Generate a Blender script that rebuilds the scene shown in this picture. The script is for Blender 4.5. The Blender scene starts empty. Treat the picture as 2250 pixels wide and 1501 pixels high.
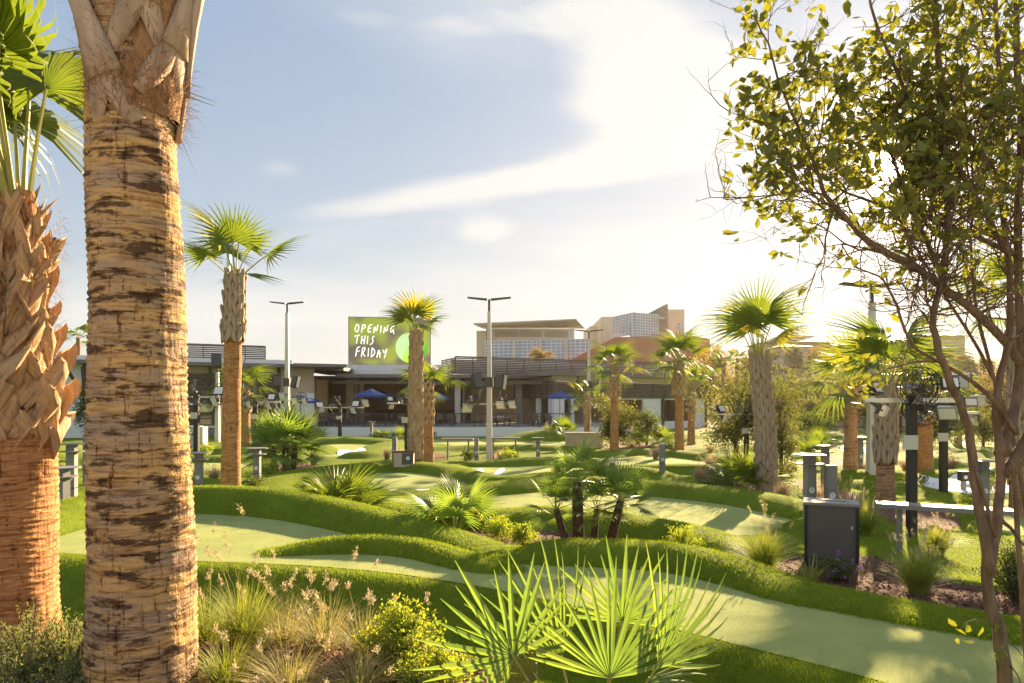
import bpy, bmesh, math, random
import numpy as np
from mathutils import Vector, Matrix, Euler
from mathutils.geometry import delaunay_2d_cdt
R = math.radians
random.seed(7); rng = np.random.default_rng(7)
S = bpy.context.scene
COL = S.collection
# ------------------------------------------------------------------ camera
CAMZ, F, HZ, CX = 2.6, 1500.0, 885.0, 1125.0      # eye height, focal length and horizon in photo pixels
cam_d = bpy.data.cameras.new('camera'); cam = bpy.data.objects.new('camera', cam_d); COL.objects.link(cam)
cam.location = (0, 0, CAMZ); cam.rotation_euler = (R(90), 0, 0)
cam_d.sensor_width = 36; cam_d.lens = 24; cam_d.shift_y = (HZ - 750.5) / 2250
cam_d.clip_start = 0.05; cam_d.clip_end = 4000
S.camera = cam
# ------------------------------------------------------------------ sun and sky
SUN = Vector((832 / 1500, 1.0, 520 / 1500)).normalized()
SUN_EL = math.asin(SUN.z); SUN_AZ = math.atan2(SUN.x, SUN.y)
sd = bpy.data.lights.new('sun', 'SUN'); sun = bpy.data.objects.new('sun', sd); COL.objects.link(sun)
sd.energy = 2.05; sd.angle = R(0.6); sd.color = (1.0, 0.74, 0.44)
sun.rotation_euler = (-SUN).to_track_quat('-Z', 'Y').to_euler()
sun.location = SUN * 60
W = bpy.data.worlds.new('World'); S.world = W; W.use_nodes = True
def build_world():
    nt = W.node_tree; N = nt.nodes; L = nt.links
    for n in list(N): N.remove(n)
    out = N.new('ShaderNodeOutputWorld'); bg = N.new('ShaderNodeBackground')
    sky = N.new('ShaderNodeTexSky'); sky.sky_type = 'NISHITA'; sky.sun_disc = False
    sky.sun_elevation = SUN_EL; sky.sun_rotation = SUN_AZ
    sky.air_density = 1.0; sky.dust_density = 2.2; sky.ozone_density = 1.6; sky.altitude = 150
    bg.inputs[1].default_value = 0.1
    def math_(op, a, b=None, clamp=False):
        n = N.new('ShaderNodeMath'); n.operation = op; n.use_clamp = clamp
        for i, v in enumerate((a, b)):
            if v is None: continue
            if hasattr(v, 'default_value') or hasattr(v, 'links'): L.new(v, n.inputs[i])
            else: n.inputs[i].default_value = v
        return n.outputs[0]
    def mapr(v, a, b, c=0.0, d=1.0):
        n = N.new('ShaderNodeMapRange'); n.interpolation_type = 'SMOOTHSTEP'
        L.new(v, n.inputs[0])
        for i, q in enumerate((a, b, c, d)): n.inputs[i + 1].default_value = q
        return n.outputs[0]
    tc = N.new('ShaderNodeTexCoord'); sep = N.new('ShaderNodeSeparateXYZ'); L.new(tc.outputs['Generated'], sep.inputs[0])
    dx, dy, dz = sep.outputs
    # cloud deck: direction projected on a high flat layer, so clouds flatten towards the horizon all round
    den = math_('ADD', math_('MAXIMUM', dz, 0.0), 0.16)
    pu = math_('DIVIDE', dx, den); pv = math_('DIVIDE', dy, den)
    cmb = N.new('ShaderNodeCombineXYZ'); L.new(pu, cmb.inputs[0]); L.new(pv, cmb.inputs[1])
    mp = N.new('ShaderNodeMapping'); L.new(cmb.outputs[0], mp.inputs[0])
    mp.inputs['Location'].default_value = CLOUD_LOC; mp.inputs['Rotation'].default_value = (0, 0, R(-28)); mp.inputs['Scale'].default_value = (0.55, 1.0, 1)
    nz = N.new('ShaderNodeTexNoise'); nz.inputs['Scale'].default_value = 0.62; nz.inputs['Detail'].default_value = 9; nz.inputs['Roughness'].default_value = 0.52; nz.inputs['Distortion'].default_value = 0.35
    L.new(mp.outputs[0], nz.inputs['Vector'])
    c = mapr(nz.outputs[0], 0.40, 0.67)
    c = math_('MULTIPLY', c, mapr(dz, 0.015, 0.12))
    # the cloud bank and streak the photograph shows, on the same sky
    dyc = math_('MAXIMUM', dy, 0.05); gu = math_('DIVIDE', dx, dyc); gv = math_('DIVIDE', dz, dyc)
    gc = N.new('ShaderNodeCombineXYZ'); L.new(gu, gc.inputs[0]); L.new(gv, gc.inputs[1])
    wn = N.new('ShaderNodeTexNoise'); wn.inputs['Scale'].default_value = 5.5; wn.inputs['Detail'].default_value = 10; wn.inputs['Roughness'].default_value = 0.56; wn.inputs['Distortion'].default_value = 0.6
    gm = N.new('ShaderNodeMapping'); gm.inputs['Rotation'].default_value = (0, 0, R(-14)); gm.inputs['Scale'].default_value = (0.6, 1.35, 1); L.new(gc.outputs[0], gm.inputs[0]); L.new(gm.outputs[0], wn.inputs['Vector'])
    fld = None
    for px, py, a, b, rot, w in CLOUDS:
        u0, v0 = (px - CX) / F, (HZ - py) / F; ca, sa = math.cos(R(rot)), math.sin(R(rot))
        du = math_('SUBTRACT', gu, u0); dv = math_('SUBTRACT', gv, v0)
        e1 = math_('DIVIDE', math_('ADD', math_('MULTIPLY', du, ca), math_('MULTIPLY', dv, sa)), a / F)
        e2 = math_('DIVIDE', math_('SUBTRACT', math_('MULTIPLY', dv, ca), math_('MULTIPLY', du, sa)), b / F)
        g = math_('POWER', 2.71828, math_('MULTIPLY', math_('ADD', math_('MULTIPLY', e1, e1), math_('MULTIPLY', e2, e2)), -1.0))
        g = math_('MULTIPLY', g, w); fld = g if fld is None else math_('ADD', fld, g)
    c2 = mapr(math_('ADD', fld, math_('MULTIPLY', math_('SUBTRACT', wn.outputs[0], 0.5), 1.5)), 0.3, 1.05)
    c = math_('MAXIMUM', c, math_('MULTIPLY', math_('MULTIPLY', c2, mapr(fld, 0.05, 0.3)), mapr(dy, 0.1, 0.3)))
    # veil of thin cloud and the aureole round the sun
    dot = N.new('ShaderNodeVectorMath'); dot.operation = 'DOT_PRODUCT'; L.new(tc.outputs['Generated'], dot.inputs[0]); dot.inputs[1].default_value = SUN
    dp = dot.outputs['Value']
    a1 = math_('POWER', math_('MAXIMUM', dp, 0.0), 9.0)
    a2 = math_('POWER', math_('MAXIMUM', dp, 0.0), 180.0)
    disc = mapr(dp, 0.9994, 0.99998)
    def colmul(val, col):
        n = N.new('ShaderNodeMix'); n.data_type = 'RGBA'; n.blend_type = 'MIX'
        L.new(val, n.inputs[0]); n.inputs[6].default_value = (0, 0, 0, 1); n.inputs[7].default_value = (*col, 1)
        return n.outputs[2]
    def add(a, b):
        n = N.new('ShaderNodeMix'); n.data_type = 'RGBA'; n.blend_type = 'ADD'; n.inputs[0].default_value = 1
        n.clamp_result = False
        L.new(a, n.inputs[6]); L.new(b, n.inputs[7]); return n.outputs[2]
    # clouds brighten towards the sun
    cl = N.new('ShaderNodeMix'); cl.data_type = 'RGBA'
    cb = math_('ADD', math_('MULTIPLY', a1, CLOUD_SUN), CLOUD_BASE)
    cc = N.new('ShaderNodeCombineXYZ')
    L.new(cb, cc.inputs[0]); L.new(math_('MULTIPLY', cb, 0.965), cc.inputs[1]); L.new(math_('MULTIPLY', cb, 0.91), cc.inputs[2])
    L.new(math_('MULTIPLY', c, 0.85), cl.inputs[0]); 
    hs = N.new('ShaderNodeHueSaturation'); hs.inputs['Saturation'].default_value = SKY_SAT; hs.inputs['Value'].default_value = SKY_VAL
    L.new(sky.outputs[0], hs.inputs['Color'])
    # thin haze layer evens the sky out: radiance saturates smoothly towards the sun, the same in every direction
    sc_ = N.new('ShaderNodeSeparateColor'); L.new(hs.outputs[0], sc_.inputs[0]); cb_ = N.new('ShaderNodeCombineColor')
    for i in range(3):
        e = math_('POWER', 2.71828, math_('MULTIPLY', sc_.outputs[i], -SKY_G[i]))
        L.new(math_('ADD', math_('MULTIPLY', math_('SUBTRACT', 1.0, e), SKY_K[i]), SKY_V[i]), cb_.inputs[i])
    # pale dust haze lying along the whole horizon
    hz_ = math_('POWER', 2.71828, math_('MULTIPLY', math_('MAXIMUM', dz, 0.0), -4.5))
    hv = N.new('ShaderNodeVectorMath'); hv.operation = 'SCALE'; hv.inputs[0].default_value = SKY_H; L.new(hz_, hv.inputs[3])
    L.new(add(cb_.outputs[0], hv.outputs[0]), cl.inputs[6]); L.new(cc.outputs[0], cl.inputs[7])
    tot = add(cl.outputs[2], colmul(math_('MULTIPLY', a2, 1.0), (1.9, 1.45, 0.95)))
    big = N.new('ShaderNodeVectorMath'); big.operation = 'SCALE'; big.inputs[0].default_value = (14, 12, 9); L.new(disc, big.inputs[3])
    tot = add(tot, big.outputs[0])
    L.new(tot, bg.inputs[0]); L.new(bg.outputs[0], out.inputs[0])
CLOUDS = [(1500, 110, 300, 150, -20, 1.0), (1380, 250, 190, 110, 25, .8), (1640, 260, 200, 120, 0, .7), (1430, 345, 240, 40, 14, .75), (1180, 385, 280, 42, 12, .75), (880, 435, 300, 38, 8, .8), (1075, 505, 95, 42, 5, 1.05), (940, 60, 260, 60, -5, .72), (620, 370, 80, 34, 0, .6), (1250, 30, 200, 60, 0, .45)]
CLOUD_LOC = (1.35, 0.4, 0); CLOUD_BASE, CLOUD_SUN = 1.0, 0.06
SKY_SAT, SKY_VAL = 1.1, 1.0; SKY_G = (0.13, 0.13, 0.13); SKY_K = (0.45, 0.42, 0.37); SKY_V = (0.255, 0.355, 0.53); SKY_H = (0.46, 0.36, 0.13)
build_world()
S.view_settings.view_transform = 'Standard'; S.view_settings.look = 'None'
S.view_settings.exposure = 3.3; S.view_settings.gamma = 1.0
S.view_settings.use_curve_mapping = False
S.render.engine = 'CYCLES'
S.cycles.use_denoising = True
S.cycles.max_bounces = 6; S.cycles.transparent_max_bounces = 8; S.cycles.sample_clamp_indirect = 6
S.cycles.diffuse_bounces = 3; S.cycles.glossy_bounces = 2; S.cycles.transmission_bounces = 3
S.cycles.caustics_reflective = False; S.cycles.caustics_refractive = False

# ------------------------------------------------------------------ helpers
def P(px, py, d):                         # photo pixel + distance (m along the view axis) -> world
    return Vector(((px - CX) / F * d, d, CAMZ - (py - HZ) / F * d))
def PZ(px, py, z):                        # photo pixel + known height -> world
    return P(px, py, (CAMZ - z) * F / (py - HZ))
def link(o, parent=None):
    COL.objects.link(o)
    if parent is not None: o.parent = parent
    return o
def mesh_obj(name, verts, faces, mat, parent=None, smooth=False, mats=None, midx=None):
    me = bpy.data.meshes.new(name)
    me.from_pydata([tuple(v) for v in verts], [], faces)
    for m in (mats or [mat]): me.materials.append(m)
    if midx is not None: me.polygons.foreach_set('material_index', midx)
    if smooth: me.polygons.foreach_set('use_smooth', [True] * len(me.polygons))
    me.update()
    return link(bpy.data.objects.new(name, me), parent)
def np_obj(name, V, Fc, mat, parent=None, smooth=False, mats=None, midx=None):
    """fast path: V (n,3) array, Fc (m,k) int array, all faces of the same size"""
    me = bpy.data.meshes.new(name); V = np.asarray(V, np.float32); Fc = np.asarray(Fc, np.int32); k = Fc.shape[1]
    me.vertices.add(len(V)); me.vertices.foreach_set('co', V.ravel())
    me.loops.add(Fc.size); me.loops.foreach_set('vertex_index', Fc.ravel())
    me.polygons.add(len(Fc)); me.polygons.foreach_set('loop_start', np.arange(0, Fc.size, k, dtype=np.int32))
    for m in (mats or [mat]): me.materials.append(m)
    if midx is not None: me.polygons.foreach_set('material_index', np.asarray(midx, np.int32))
    me.polygons.foreach_set('use_smooth', np.full(len(Fc), smooth))
    me.update(calc_edges=True); me.validate()
    return link(bpy.data.objects.new(name, me), parent)
def tag(o, label=None, cat=None, group=None, kind=None):
    if label: o['label'] = label
    if cat: o['category'] = cat
    if group: o['group'] = group
    if kind: o['kind'] = kind
    return o
def thing(name, label, cat, loc=(0, 0, 0), rz=0.0, group=None, sc=1.0):
    o = bpy.data.objects.new(name, None); COL.objects.link(o); o.empty_display_size = 0.2
    o.location = loc; o.rotation_euler = (0, 0, rz); o.scale = (sc, sc, sc)
    return tag(o, label, cat, group)
class MB:
    def __init__(s): s.v = []; s.f = []; s.m = []
    def add(s, vs, fs, mi=0):
        b = len(s.v); s.v += [tuple(v) for v in vs]; s.f += [tuple(i + b for i in f) for f in fs]; s.m += [mi] * len(fs); return s
    def box(s, x0, y0, z0, x1, y1, z1, mi=0):
        v = [(x0, y0, z0), (x1, y0, z0), (x1, y1, z0), (x0, y1, z0), (x0, y0, z1), (x1, y0, z1), (x1, y1, z1), (x0, y1, z1)]
        return s.add(v, [(0, 3, 2, 1), (4, 5, 6, 7), (0, 1, 5, 4), (1, 2, 6, 5), (2, 3, 7, 6), (3, 0, 4, 7)], mi)
    def cbox(s, c, size, mi=0, rot=None):
        hx, hy, hz = (q / 2 for q in size); c = Vector(c)
        vs = [Vector(((-hx, hx)[i & 1], (-hy, hy)[i >> 1 & 1], (-hz, hz)[i >> 2])) for i in range(8)]
        if rot is not None: vs = [rot @ v for v in vs]
        return s.add([c + v for v in vs], [(0, 2, 3, 1), (4, 5, 7, 6), (0, 1, 5, 4), (1, 3, 7, 5), (3, 2, 6, 7), (2, 0, 4, 6)], mi)
    def bar(s, a, b, w, h=None, mi=0, up=Vector((0, 0, 1))):
        a, b = Vector(a), Vector(b); d = b - a; L = d.length; h = h or w
        if L < 1e-6: return s
        d.normalize(); x = d.cross(up)
        if x.length < 1e-4: x = d.cross(Vector((1, 0, 0)))
        x.normalize(); y = x.cross(d); vs = []
        for p in (a, b):
            for sx, sy in ((-1, -1), (1, -1), (1, 1), (-1, 1)): vs.append(p + x * sx * w / 2 + y * sy * h / 2)
        return s.add(vs, [(0, 1, 2, 3), (7, 6, 5, 4), (0, 4, 5, 1), (1, 5, 6, 2), (2, 6, 7, 3), (3, 7, 4, 0)], mi)
    def tube(s, pts, rad, n=8, mi=0, cap=True):
        pts = [Vector(p) for p in pts]; rad = rad if hasattr(rad, '__len__') else [rad] * len(pts)
        b = len(s.v); vs = []; x = None
        for i, p in enumerate(pts):
            d = (pts[min(i + 1, len(pts) - 1)] - pts[max(i - 1, 0)]).normalized()
            if x is None:
                x = d.cross(Vector((0.13, 0.9, 0.31))).normalized()
            x = (x - d * x.dot(d)).normalized(); y = d.cross(x)
            for k in range(n):
                a = 2 * math.pi * k / n; vs.append(p + (x * math.cos(a) + y * math.sin(a)) * rad[i])
        fs = [(i * n + k, i * n + (k + 1) % n, (i + 1) * n + (k + 1) % n, (i + 1) * n + k) for i in range(len(pts) - 1) for k in range(n)]
        if cap: fs += [tuple(reversed(range(n))), tuple(range((len(pts) - 1) * n, len(pts) * n))]
        return s.add(vs, fs, mi)
    def build(s, name, mat, parent=None, smooth=False, mats=None):
        return mesh_obj(name, s.v, s.f, mat, parent, smooth, mats, s.m if mats else None)
def copy_tree(o, parent=None):
    c = o.copy(); COL.objects.link(c); c.parent = parent
    for ch in o.children: copy_tree(ch, c)
    return c
# ------------------------------------------------------------------ materials
def pmat(name, c1, c2=None, scale=6.0, rough=0.7, bump=0.0, bscale=None, transl=0.0, metal=0.0, spec=0.3, stretch=(1, 1, 1), c3=None, detail=5, sharp=(0.35, 0.65), tcol=None, sheen=0.0):
    m = bpy.data.materials.new(name); m.use_nodes = True; nt = m.node_tree; N = nt.nodes; L = nt.links
    bs = N['Principled BSDF']; out = N['Material Output']
    bs.inputs['Roughness'].default_value = rough; bs.inputs['Metallic'].default_value = metal
    bs.inputs['Specular IOR Level'].default_value = spec
    tc = N.new('ShaderNodeTexCoord'); mp = N.new('ShaderNodeMapping'); mp.inputs['Scale'].default_value = stretch
    L.new(tc.outputs['Object'], mp.inputs[0])
    c2 = c2 or tuple(q * 0.8 for q in c1)
    c1, c2, c3 = (tuple(min(q * 1.3, max(q, .84)) for q in c) if c else None for c in (c1, c2, c3))
    nz = N.new('ShaderNodeTexNoise'); nz.inputs['Scale'].default_value = scale; nz.inputs['Detail'].default_value = detail; nz.inputs['Roughness'].default_value = 0.6
    L.new(mp.outputs[0], nz.inputs['Vector'])
    rp = N.new('ShaderNodeValToRGB'); rp.color_ramp.elements[0].position = sharp[0]; rp.color_ramp.elements[1].position = sharp[1]
    rp.color_ramp.elements[0].color = (*c2, 1); rp.color_ramp.elements[1].color = (*c1, 1)
    if c3:
        e = rp.color_ramp.elements.new((sharp[0] + sharp[1]) / 2); e.color = (*c3, 1)
    L.new(nz.outputs[0], rp.inputs[0]); L.new(rp.outputs[0], bs.inputs['Base Color'])
    if bump:
        n2 = N.new('ShaderNodeTexNoise'); n2.inputs['Scale'].default_value = bscale or scale * 4; n2.inputs['Detail'].default_value = 4
        L.new(mp.outputs[0], n2.inputs['Vector'])
        bp = N.new('ShaderNodeBump'); bp.inputs['Strength'].default_value = min(1.0, bump); bp.inputs['Distance'].default_value = 0.02
        L.new(n2.outputs[0], bp.inputs['Height']); L.new(bp.outputs[0], bs.inputs['Normal'])
    if transl:
        tr = N.new('ShaderNodeBsdfTranslucent'); mx = N.new('ShaderNodeMixShader'); mx.inputs[0].default_value = transl
        g = N.new('ShaderNodeMix'); g.data_type = 'RGBA'; g.blend_type = 'MULTIPLY'; g.inputs[0].default_value = 1
        L.new(rp.outputs[0], g.inputs[6]); g.inputs[7].default_value = (*(tcol or (1.5, 1.4, 0.7)), 1)
        L.new(g.outputs[2], tr.inputs[0]); L.new(bs.outputs[0], mx.inputs[1]); L.new(tr.outputs[0], mx.inputs[2]); L.new(mx.outputs[0], out.inputs[0])
    m['nodes'] = 1
    return m
M = {}
M['rough'] = pmat('turf_rough', (0.15, 0.20, 0.016), (0.105, 0.15, 0.012), 9, 0.9, 0.9, 160, spec=0.1)
M['blade'] = pmat('turf_blade', (0.20, 0.26, 0.018), (0.13, 0.185, 0.014), 14, 0.75, transl=0.45, spec=0.15)
M['green'] = pmat('putting_turf', (0.31, 0.345, 0.12), (0.27, 0.305, 0.105), 3.2, 0.95, 0.55, 240, spec=0.08, detail=8)
def speckle(m, scale, lo, hi):
    nt = m.node_tree; N = nt.nodes; L = nt.links; bs = N['Principled BSDF']; src = bs.inputs['Base Color'].links[0].from_socket
    tc = N.new('ShaderNodeTexCoord'); n = N.new('ShaderNodeTexNoise'); n.inputs['Scale'].default_value = scale; n.inputs['Detail'].default_value = 2; L.new(tc.outputs['Object'], n.inputs['Vector'])
    mr = N.new('ShaderNodeMapRange'); L.new(n.outputs[0], mr.inputs[0])
    for i, v in enumerate((.3, .7, lo, hi)): mr.inputs[i + 1].default_value = v
    mx = N.new('ShaderNodeMix'); mx.data_type = 'RGBA'; mx.blend_type = 'MULTIPLY'; mx.inputs[0].default_value = 1; L.new(src, mx.inputs[6]); L.new(mr.outputs[0], mx.inputs[7]); L.new(mx.outputs[2], bs.inputs['Base Color'])
speckle(M['green'], 75, .86, 1.1); speckle(M['green'], .9, .92, 1.05); speckle(M['rough'], 1.1, .85, 1.12)
M['chip'] = pmat('bark_chip', (0.22, 0.115, 0.07), (0.10, 0.05, 0.032), 3, 0.9)
M['mulch'] = pmat('bark_mulch', (0.20, 0.095, 0.055), (0.06, 0.028, 0.018), 38, 0.9, 1.0, 90, c3=(0.13, 0.06, 0.036))
M['sand'] = pmat('bunker_sand', (0.80, 0.78, 0.74), (0.72, 0.70, 0.67), 5, 0.95, 0.3, 90)
M['dirt'] = pmat('dry_ground', (0.16, 0.135, 0.07), (0.09, 0.085, 0.035), 0.9, 0.95, 0.6, 8)
M['wall_white'] = pmat('white_render', (0.82, 0.80, 0.78), (0.76, 0.74, 0.72), 1.5, 0.85, 0.1, 60)
M['wall_beige'] = pmat('beige_panel', (0.46, 0.37, 0.28), (0.40, 0.32, 0.24), 1.2, 0.8, 0.1, 40)
M['stone'] = pmat('limestone', (0.58, 0.49, 0.37), (0.50, 0.42, 0.32), 0.5, 0.85, 0.1, 12)
M['terracotta'] = pmat('terracotta_wall', (0.40, 0.15, 0.085), (0.34, 0.125, 0.07), 0.4, 0.85)
M['dark_metal'] = pmat('dark_bronze_metal', (0.075, 0.062, 0.054), (0.06, 0.05, 0.045), 3, 0.5, spec=0.4)
M['grey_metal'] = pmat('grey_powder_coat', (0.19, 0.185, 0.185), (0.155, 0.15, 0.15), 3, 0.55, 0.05, 200, spec=0.45)
M['bin_panel'] = pmat('charcoal_panel', (0.095, 0.085, 0.083), (0.08, 0.072, 0.07), 2, 0.6, 0.15, 220, spec=0.35)
M['black'] = pmat('black_metal', (0.03, 0.027, 0.026), (0.022, 0.02, 0.02), 3, 0.5)
M['galv'] = pmat('galvanised_pole', (0.50, 0.475, 0.43), (0.43, 0.405, 0.37), 2.5, 0.55, 0.05, 80, metal=0.25, stretch=(1, 1, 0.15))
M['steel'] = pmat('bright_steel', (0.55, 0.52, 0.47), (0.45, 0.42, 0.38), 6, 0.32, metal=0.85)
M['roofgrey'] = pmat('roof_fascia', (0.17, 0.15, 0.135), (0.14, 0.125, 0.115), 1, 0.55)
M['slat'] = pmat('louvre_slat', (0.12, 0.098, 0.084), (0.10, 0.08, 0.07), 2, 0.6)
M['glass'] = pmat('window_glass', (0.03, 0.035, 0.04), (0.025, 0.03, 0.034), 1, 0.06, spec=0.8)
M['glass_blue'] = pmat('curtain_wall_glass', (0.22, 0.31, 0.45), (0.17, 0.25, 0.38), 0.3, 0.1, spec=0.9)
M['frame_white'] = pmat('white_frame', (0.72, 0.71, 0.69), None, 2, 0.6)
M['blue'] = pmat('blue_canvas', (0.06, 0.10, 0.29), (0.05, 0.08, 0.24), 3, 0.8, transl=0.25, tcol=(1.3, 1.3, 1.3))
M['interior'] = pmat('interior_wall', (0.36, 0.27, 0.20), (0.30, 0.225, 0.165), 0.6, 0.85)
M['paving'] = pmat('pale_bounce_concrete', (0.58, 0.54, 0.48), (0.5, 0.465, 0.41), 1.5, 0.9, 0.2, 60)  # kept pale so the added slab throws sunlight back on shaded sides
M['deck'] = pmat('terrace_paving', (0.28, 0.26, 0.24), (0.22, 0.2, 0.19), 2, 0.8)
M['wood'] = pmat('furniture_timber', (0.15, 0.095, 0.065), (0.11, 0.07, 0.05), 5, 0.6, stretch=(1, 8, 1))
M['white'] = pmat('white_paint', (0.8, 0.8, 0.79), None, 3, 0.5)
M['text'] = pmat('print_white', (0.62, 0.62, 0.62), None, 3, 0.6)
# ------------------------------------------------------------------ terrain
def seg_dist(x, y, poly, closed=False, vals=None):
    """distance of points to a polyline and the value interpolated at the nearest point"""
    best = np.full(x.shape, 1e9); bv = np.zeros(x.shape)
    n = len(poly)
    for i in range(n if closed else n - 1):
        ax, ay = poly[i][:2]; bx, by = poly[(i + 1) % n][:2]
        ex, ey = bx - ax, by - ay; L2 = ex * ex + ey * ey + 1e-12
        t = np.clip(((x - ax) * ex + (y - ay) * ey) / L2, 0, 1)
        d = (x - ax - t * ex) ** 2 + (y - ay - t * ey) ** 2
        m = d < best; best = np.where(m, d, best)
        if vals is not None: bv = np.where(m, vals[i] + (vals[(i + 1) % n] - vals[i]) * t, bv)
    return np.sqrt(best), bv
def inside(x, y, poly):
    c = np.zeros(x.shape, bool); n = len(poly)
    for i in range(n):
        ax, ay = poly[i][:2]; bx, by = poly[(i + 1) % n][:2]
        if ay == by: continue
        c ^= ((ay > y) != (by > y)) & (x < (bx - ax) * (y - ay) / (by - ay) + ax)
    return c
def sdist(x, y, poly):                    # >0 inside
    d, _ = seg_dist(x, y, poly, True); return np.where(inside(x, y, poly), d, -d)
def sstep(a, b, v):
    t = np.clip((v - a) / (b - a), 0, 1); return t * t * (3 - 2 * t)
def smooth_poly(pts, it=2, closed=True):
    for _ in range(it):
        q = []; n = len(pts)
        rngi = range(n if closed else n - 1)
        if not closed: q.append(pts[0])
        for i in rngi:
            a, b = pts[i], pts[(i + 1) % n]
            q.append(tuple(a[k] * .75 + b[k] * .25 for k in range(len(a)))); q.append(tuple(a[k] * .25 + b[k] * .75 for k in range(len(a))))
        if not closed: q.append(pts[-1])
        pts = q
    return pts
def pxpoly(pts, z, it=1):
    return smooth_poly([tuple(PZ(a, b, z)[:2]) for a, b in pts], it)
GREENS = [  # boundary in photo pixels, level
 ([(0,1200),(60,1190),(116,1176),(200,1160),(300,1140),(410,1129),(520,1127),(600,1132),(700,1148),(780,1165),(850,1183),(950,1208),(1050,1222),(1130,1228),(1250,1238),(1350,1244),(1480,1256),(1600,1275),(1700,1293),(1800,1312),(1950,1341),(2100,1366),(2250,1389),(2420,1412),(2420,1640),(2200,1580),(1950,1501),(1800,1462),(1600,1412),(1400,1363),(1250,1328),(1100,1298),(1000,1280),(850,1257),(700,1243),(560,1237),(420,1235),(250,1226),(115,1214),(0,1206)], .72),
 ([(815,1098),(900,1092),(1000,1092),(1060,1088),(1130,1080),(1250,1076),(1390,1082),(1500,1090),(1605,1101),(1690,1118),(1748,1137),(1738,1152),(1700,1168),(1630,1180),(1534,1168),(1463,1154),(1356,1137),(1240,1126),(1131,1127),(1022,1128),(930,1119),(850,1108)], .35),
 ([(795,1044),(850,1039),(930,1038),(990,1041),(1030,1052),(1020,1070),(950,1079),(860,1080),(790,1079)], .1),
 ([(1025,1030),(1060,1018),(1130,1017),(1200,1019),(1255,1028),(1200,1042),(1110,1050),(1045,1045)], .1),
 ([(1315,1012),(1400,1001),(1500,1002),(1610,1012),(1580,1026),(1450,1028),(1340,1026)], .1),
 ([(855,970),(980,965),(1120,965),(1250,965),(1310,973),(1250,982),(1000,982),(870,979)], .03),
 ([(680,984),(740,976),(815,978),(840,988),(770,1004),(690,1003)], .03),
 ([(2120,1100),(2250,1093),(2330,1150),(2260,1185),(2170,1165)], .3),
 ([(1300,960),(1420,957),(1440,964),(1320,968)], .03),
 ([(1930,1003),(2000,998),(2020,1012),(1950,1018)], .1),
 ([(410,1018),(520,1016),(560,1028),(480,1036),(405,1034)], .1),
 ([(110,1085),(150,1075),(175,1100),(140,1125),(100,1120)], .4),
 ([(2060,990),(2140,985),(2160,1000),(2080,1010)], .05),
]
BEDS = [
 ([(925,1119),(1000,1128),(1080,1140),(1180,1165),(1330,1180),(1450,1190),(1600,1205),(1650,1240),(1500,1240),(1300,1228),(1150,1212),(1080,1193),(1000,1163)], .6),
 ([(1690,1268),(1715,1230),(1770,1215),(1900,1222),(1960,1240),(2050,1275),(2200,1300),(2330,1330),(2300,1382),(2100,1347),(1950,1320),(1800,1294)], .58),
 ([(1890,1118),(1960,1102),(2060,1115),(2125,1140),(2075,1172),(1990,1160)], .36),
 ([(1520,1052),(1580,1040),(1700,1062),(1740,1085),(1690,1093),(1600,1075)], .3),
 ([(850,1000),(910,992),(985,998),(980,1010),(880,1013)], .12),
 ([(565,1024),(610,1013),(690,1020),(700,1030),(620,1040)], .2),
 ([(1050,1004),(1100,996),(1130,1002),(1090,1009)], .12),
 ([(1300,980),(1400,975),(1540,980),(1500,988),(1330,988)], .1),
 ([(1740,1060),(1790,1050),(1830,1075),(1900,1090),(1850,1108),(1770,1085)], .3),
 ([(1790,1003),(1900,1000),(1985,1008),(1960,1030),(1830,1028)], .12),
]
BANK = [(-7, 1.0), (4, 1.0), (3.6, 2.5), (1.6, 2.75), (.3, 3.0), (-.5, 4.3), (-1.5, 4.9), (-4, 5.1), (-7, 5.6)]
SANDS = [
 ([(2003,1046),(2030,1043),(2058,1052),(2085,1052),(2110,1046),(2128,1050),(2130,1066),(2150,1070),(2180,1062),(2215,1060),(2250,1064),(2290,1075),(2250,1088),(2190,1086),(2130,1088),(2085,1078),(2040,1070)], .2),
 ([(1766,978),(1782,974),(1798,980),(1796,990),(1775,988)], .1), ([(1801,979),(1815,974),(1826,980),(1822,991),(1806,989)], .1),
 ([(1843,982),(1856,976),(1870,981),(1869,998),(1852,994)], .1), ([(1893,984),(1905,981),(1912,996),(1900,1000)], .1),
 ([(2093,972),(2110,967),(2126,972),(2118,980),(2098,980)], .05), ([(2195,990),(2220,984),(2250,990),(2245,1006),(2215,1004)], .1),
 ([(1076,1042),(1092,1030),(1112,1028),(1106,1040)], .14), ([(1040,1031),(1052,1028),(1066,1033),(1054,1037)], .12),
 ([(852,1078),(864,1073),(876,1077),(864,1081)], .12), ([(908,1078),(930,1072),(950,1075),(930,1081)], .12),
 ([(735,994),(765,987),(803,987),(806,996),(760,1004)], .06), ([(640,1000),(652,996),(664,1000),(650,1005)], .2),
]
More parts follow.
